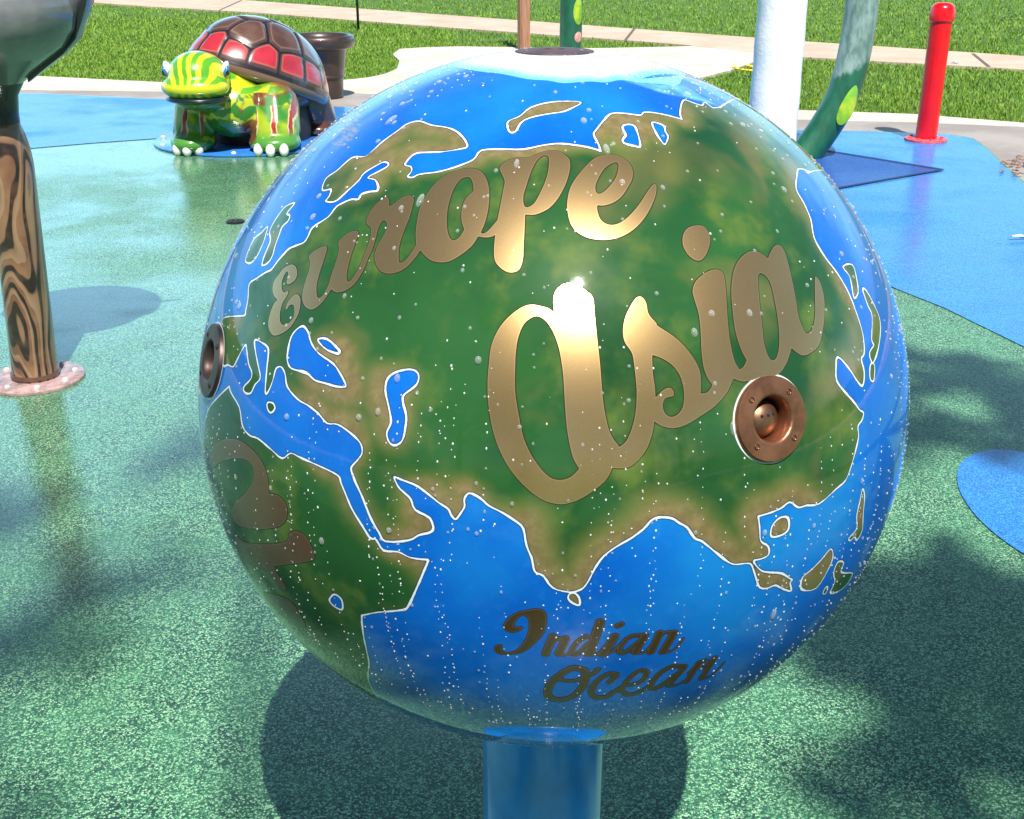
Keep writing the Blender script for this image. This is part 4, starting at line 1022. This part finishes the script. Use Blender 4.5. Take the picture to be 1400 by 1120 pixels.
# ------------------------------------------------------------------ trees behind the viewer: they shade the pad and mirror in the globe
def leafmat():
    t = NT('tree_leaves'); c = t.coord('Object')
    t.set(Base_Color=t.mix(t.attr('tone'), (.022, .075, .012), (.07, .15, .03)), Roughness=.5); return t.m
ML = leafmat(); MB = simple('bark', (.10, .07, .05), .9, var=.3, scale=12, bump=.6)
def tree(x, y, h, cr, seed, label, lobes, nleaf=9000, base=.45):
    r_ = random.Random(seed); root = thing('shade_tree', label, 'tree', (x, y, 0), 'shade trees beside the splash pad')
    bm = tube_bm([(x, y, -.05), (x+.05, y, h*.2), (x-.05, y+.05, h*.45), (x, y, h*.75)], [.24, .19, .15, .06], 14)
    C = []
    for (lx, ly, lz, lr) in lobes:
        c = Vector((x+lx, y+ly, lz))
        sx, sy = GC[0]+.131*(lz-1), GC[1]-.631*(lz-1)         # keep the crowns clear of the sunbeam on the globe
        d = Vector((c.x-sx, (c.y-sy)*.85)); need = .62+1.32*lr
        if d.length < need: d = d.normalized()*need; c.x = sx+d.x; c.y = sy+d.y/.85
        C.append((c, lr))
        m = Vector((x, y, min(h*.5, lz*.7)))
        tube_bm([m, m.lerp(c, .5)+Vector((0,0,.15)), c], [.09, .06, .02], 8, bm=bm)
    bm_obj('trunk', bm, MB, root)
    V = []; Fc = []; T = []
    per = nleaf//len(C)
    for c, lr in C:
        clumps = [(c + Vector([r_.gauss(0, 1) for _ in range(3)]).normalized()*lr*r_.uniform(.35, 1.0), lr*r_.uniform(.16, .32), r_.random()) for _ in range(26)]
        for k in range(per):
            cc, cr_, tone = r_.choice(clumps)
            p = cc + Vector((r_.gauss(0, .5), r_.gauss(0, .5), r_.gauss(0, .4)))*cr_
            u = Vector([r_.gauss(0, 1) for _ in range(3)]).normalized(); v = u.orthogonal().normalized(); s = r_.uniform(.05, .10)
            b = len(V); V += [p-u*s, p+v*s*.55, p+u*s, p-v*s*.55]; Fc.append((b, b+1, b+2, b+3)); T += [min(1, max(0, tone*.7+r_.random()*.3))]*4
    me = np_mesh('crown', V, Fc); attr(me, 'tone', T); link('crown', me, ML, root, smooth=False)
def shade_lobes(targets, x, y):
    """crown lobes that shade the given ground spots"""
    out = []
    for (gx, gy, hz, r) in targets: out.append((gx+.131*hz-x, gy-.631*hz-y, hz, r))
    return out
TX, TY = 4.6, -1.2
spots = [(1.9, 3.9, 8.6, .5), (1.2, 3.85, 9.2, .30), (1.1, 2.65, 9.0, .26), (1.75, 2.25, 9.4, .5), (1.15, 2.05, 9.0, .38), (2.6, 2.2, 9.6, .8), (.80, 1.75, 9.0, .28), (1.5, 1.5, 9.3, .5), (.9, 2.35, 8.8, .2)]
spots = [(a, b, c*1.25, d*1.1) for a, b, c, d in spots]
tree(TX, TY, 13, 3, 3, 'tall shade tree on the right, its crown reaching over the pad', shade_lobes(spots, TX, TY), 3000)
tree(1.6, -9.5, 17, 3, 31, 'unseen tall thin-crowned tree added to shade the pad at near left', shade_lobes([(-1.0, 2.45, 16, .5), (-.35, 1.9, 16, .4), (-1.6, 1.9, 16.5, .6), (-.8, 3.5, 16, .38), (-1.7, 3.0, 16.5, .4), (.2, 1.7, 16, .35), (-.9, 1.6, 16, .5)], 1.6, -9.5), 700)  # high sparse crown added out of view for soft shade at near left
def ring_lobes(seed, h, cr, n=9):
    r_ = random.Random(seed); return [(r_.uniform(-cr, cr)*.75, r_.uniform(-cr, cr)*.75, h*r_.uniform(.5, .98), cr*r_.uniform(.38, .6)) for _ in range(n)]
tree(-.9, -3.9, 7.2, 1.9, 11, 'broad shade tree behind the viewer left of the sun', ring_lobes(11, 7.2, 1.8), 9000)
tree(2.9, -4.6, 8.2, 2.2, 12, 'broad shade tree behind the viewer right of the sun', ring_lobes(12, 8.0, 2.0), 9000)
for k, (x, y, h) in enumerate([(-7, -12, 8), (-2, -15, 10), (4, -14, 9), (9, -11, 9)]):
    tree(x, y, h, 3, 20+k, ['distant round tree far left behind the viewer', 'distant tall tree behind the viewer, left of the middle', 'distant bushy tree behind the viewer, right of the middle', 'distant wide tree far right behind the viewer'][k], ring_lobes(40+k, h, 3.2), 5000)

# ------------------------------------------------------------------ light
SUN = Vector((.11, -.53, .84)).normalized()
sl = bpy.data.lights.new('sun', 'SUN'); sl.energy = 5.0; sl.angle = R(.53); sl.color = (1, .96, .90)
so = bpy.data.objects.new('sun', sl); COL.objects.link(so); so.rotation_euler = SUN.to_track_quat('Z', 'Y').to_euler()
w = bpy.data.worlds.new('World'); scene.world = w; w.use_nodes = True; nt = w.node_tree
sk = nt.nodes.new('ShaderNodeTexSky'); sk.sky_type = 'NISHITA'; sk.sun_disc = False
sk.sun_elevation = math.asin(SUN.z); sk.sun_rotation = math.atan2(SUN.x, SUN.y); sk.air_density = 1.0; sk.dust_density = .6; sk.ozone_density = 1.5
bg = nt.nodes['Background']; 
tc = nt.nodes.new('ShaderNodeTexCoord'); mp = nt.nodes.new('ShaderNodeMapping'); mp.inputs['Scale'].default_value = (1, 1, 3.0); nt.links.new(tc.outputs['Generated'], mp.inputs[0])
nz_ = nt.nodes.new('ShaderNodeTexNoise'); nz_.inputs['Scale'].default_value = 1.7; nz_.inputs['Detail'].default_value = 7; nz_.inputs['Roughness'].default_value = .56; nt.links.new(mp.outputs[0], nz_.inputs['Vector'])
mr_ = nt.nodes.new('ShaderNodeMapRange'); mr_.interpolation_type = 'SMOOTHSTEP'; nt.links.new(nz_.outputs['Fac'], mr_.inputs[0]); mr_.inputs[1].default_value = .40; mr_.inputs[2].default_value = .62; mr_.inputs[3].default_value = .25; mr_.inputs[4].default_value = 1.0
sz_ = nt.nodes.new('ShaderNodeSeparateXYZ'); nt.links.new(tc.outputs['Generated'], sz_.inputs[0])
lo_ = nt.nodes.new('ShaderNodeMapRange'); lo_.interpolation_type = 'SMOOTHSTEP'; nt.links.new(sz_.outputs[2], lo_.inputs[0]); lo_.inputs[1].default_value = .22; lo_.inputs[2].default_value = .66; lo_.inputs[3].default_value = 1.0; lo_.inputs[4].default_value = .04
ml_ = nt.nodes.new('ShaderNodeMath'); ml_.operation = 'MULTIPLY'; nt.links.new(mr_.outputs[0], ml_.inputs[0]); nt.links.new(lo_.outputs[0], ml_.inputs[1])
ny_ = nt.nodes.new('ShaderNodeMapRange'); ny_.interpolation_type = 'SMOOTHSTEP'; nt.links.new(sz_.outputs[1], ny_.inputs[0]); ny_.inputs[1].default_value = -.25; ny_.inputs[2].default_value = .45; ny_.inputs[3].default_value = .10; ny_.inputs[4].default_value = 1.0
m2_ = nt.nodes.new('ShaderNodeMath'); m2_.operation = 'MULTIPLY'; nt.links.new(ml_.outputs[0], m2_.inputs[0]); nt.links.new(ny_.outputs[0], m2_.inputs[1])
mxn = nt.nodes.new('ShaderNodeMix'); mxn.data_type = 'RGBA'; nt.links.new(m2_.outputs[0], mxn.inputs[0]); nt.links.new(sk.outputs[0], mxn.inputs[6]); mxn.inputs[7].default_value = (11.5, 22.5, 31, 1)
nt.links.new(mxn.outputs[2], bg.inputs[0]); bg.inputs[1].default_value = .052
vs = scene.view_settings; vs.view_transform = 'Standard'; vs.look = 'None'; vs.gamma = 1; vs.exposure = .58
scene.cycles.max_bounces = 8; scene.cycles.transparent_max_bounces = 24
scene.cycles.caustics_reflective = False; scene.cycles.caustics_refractive = False
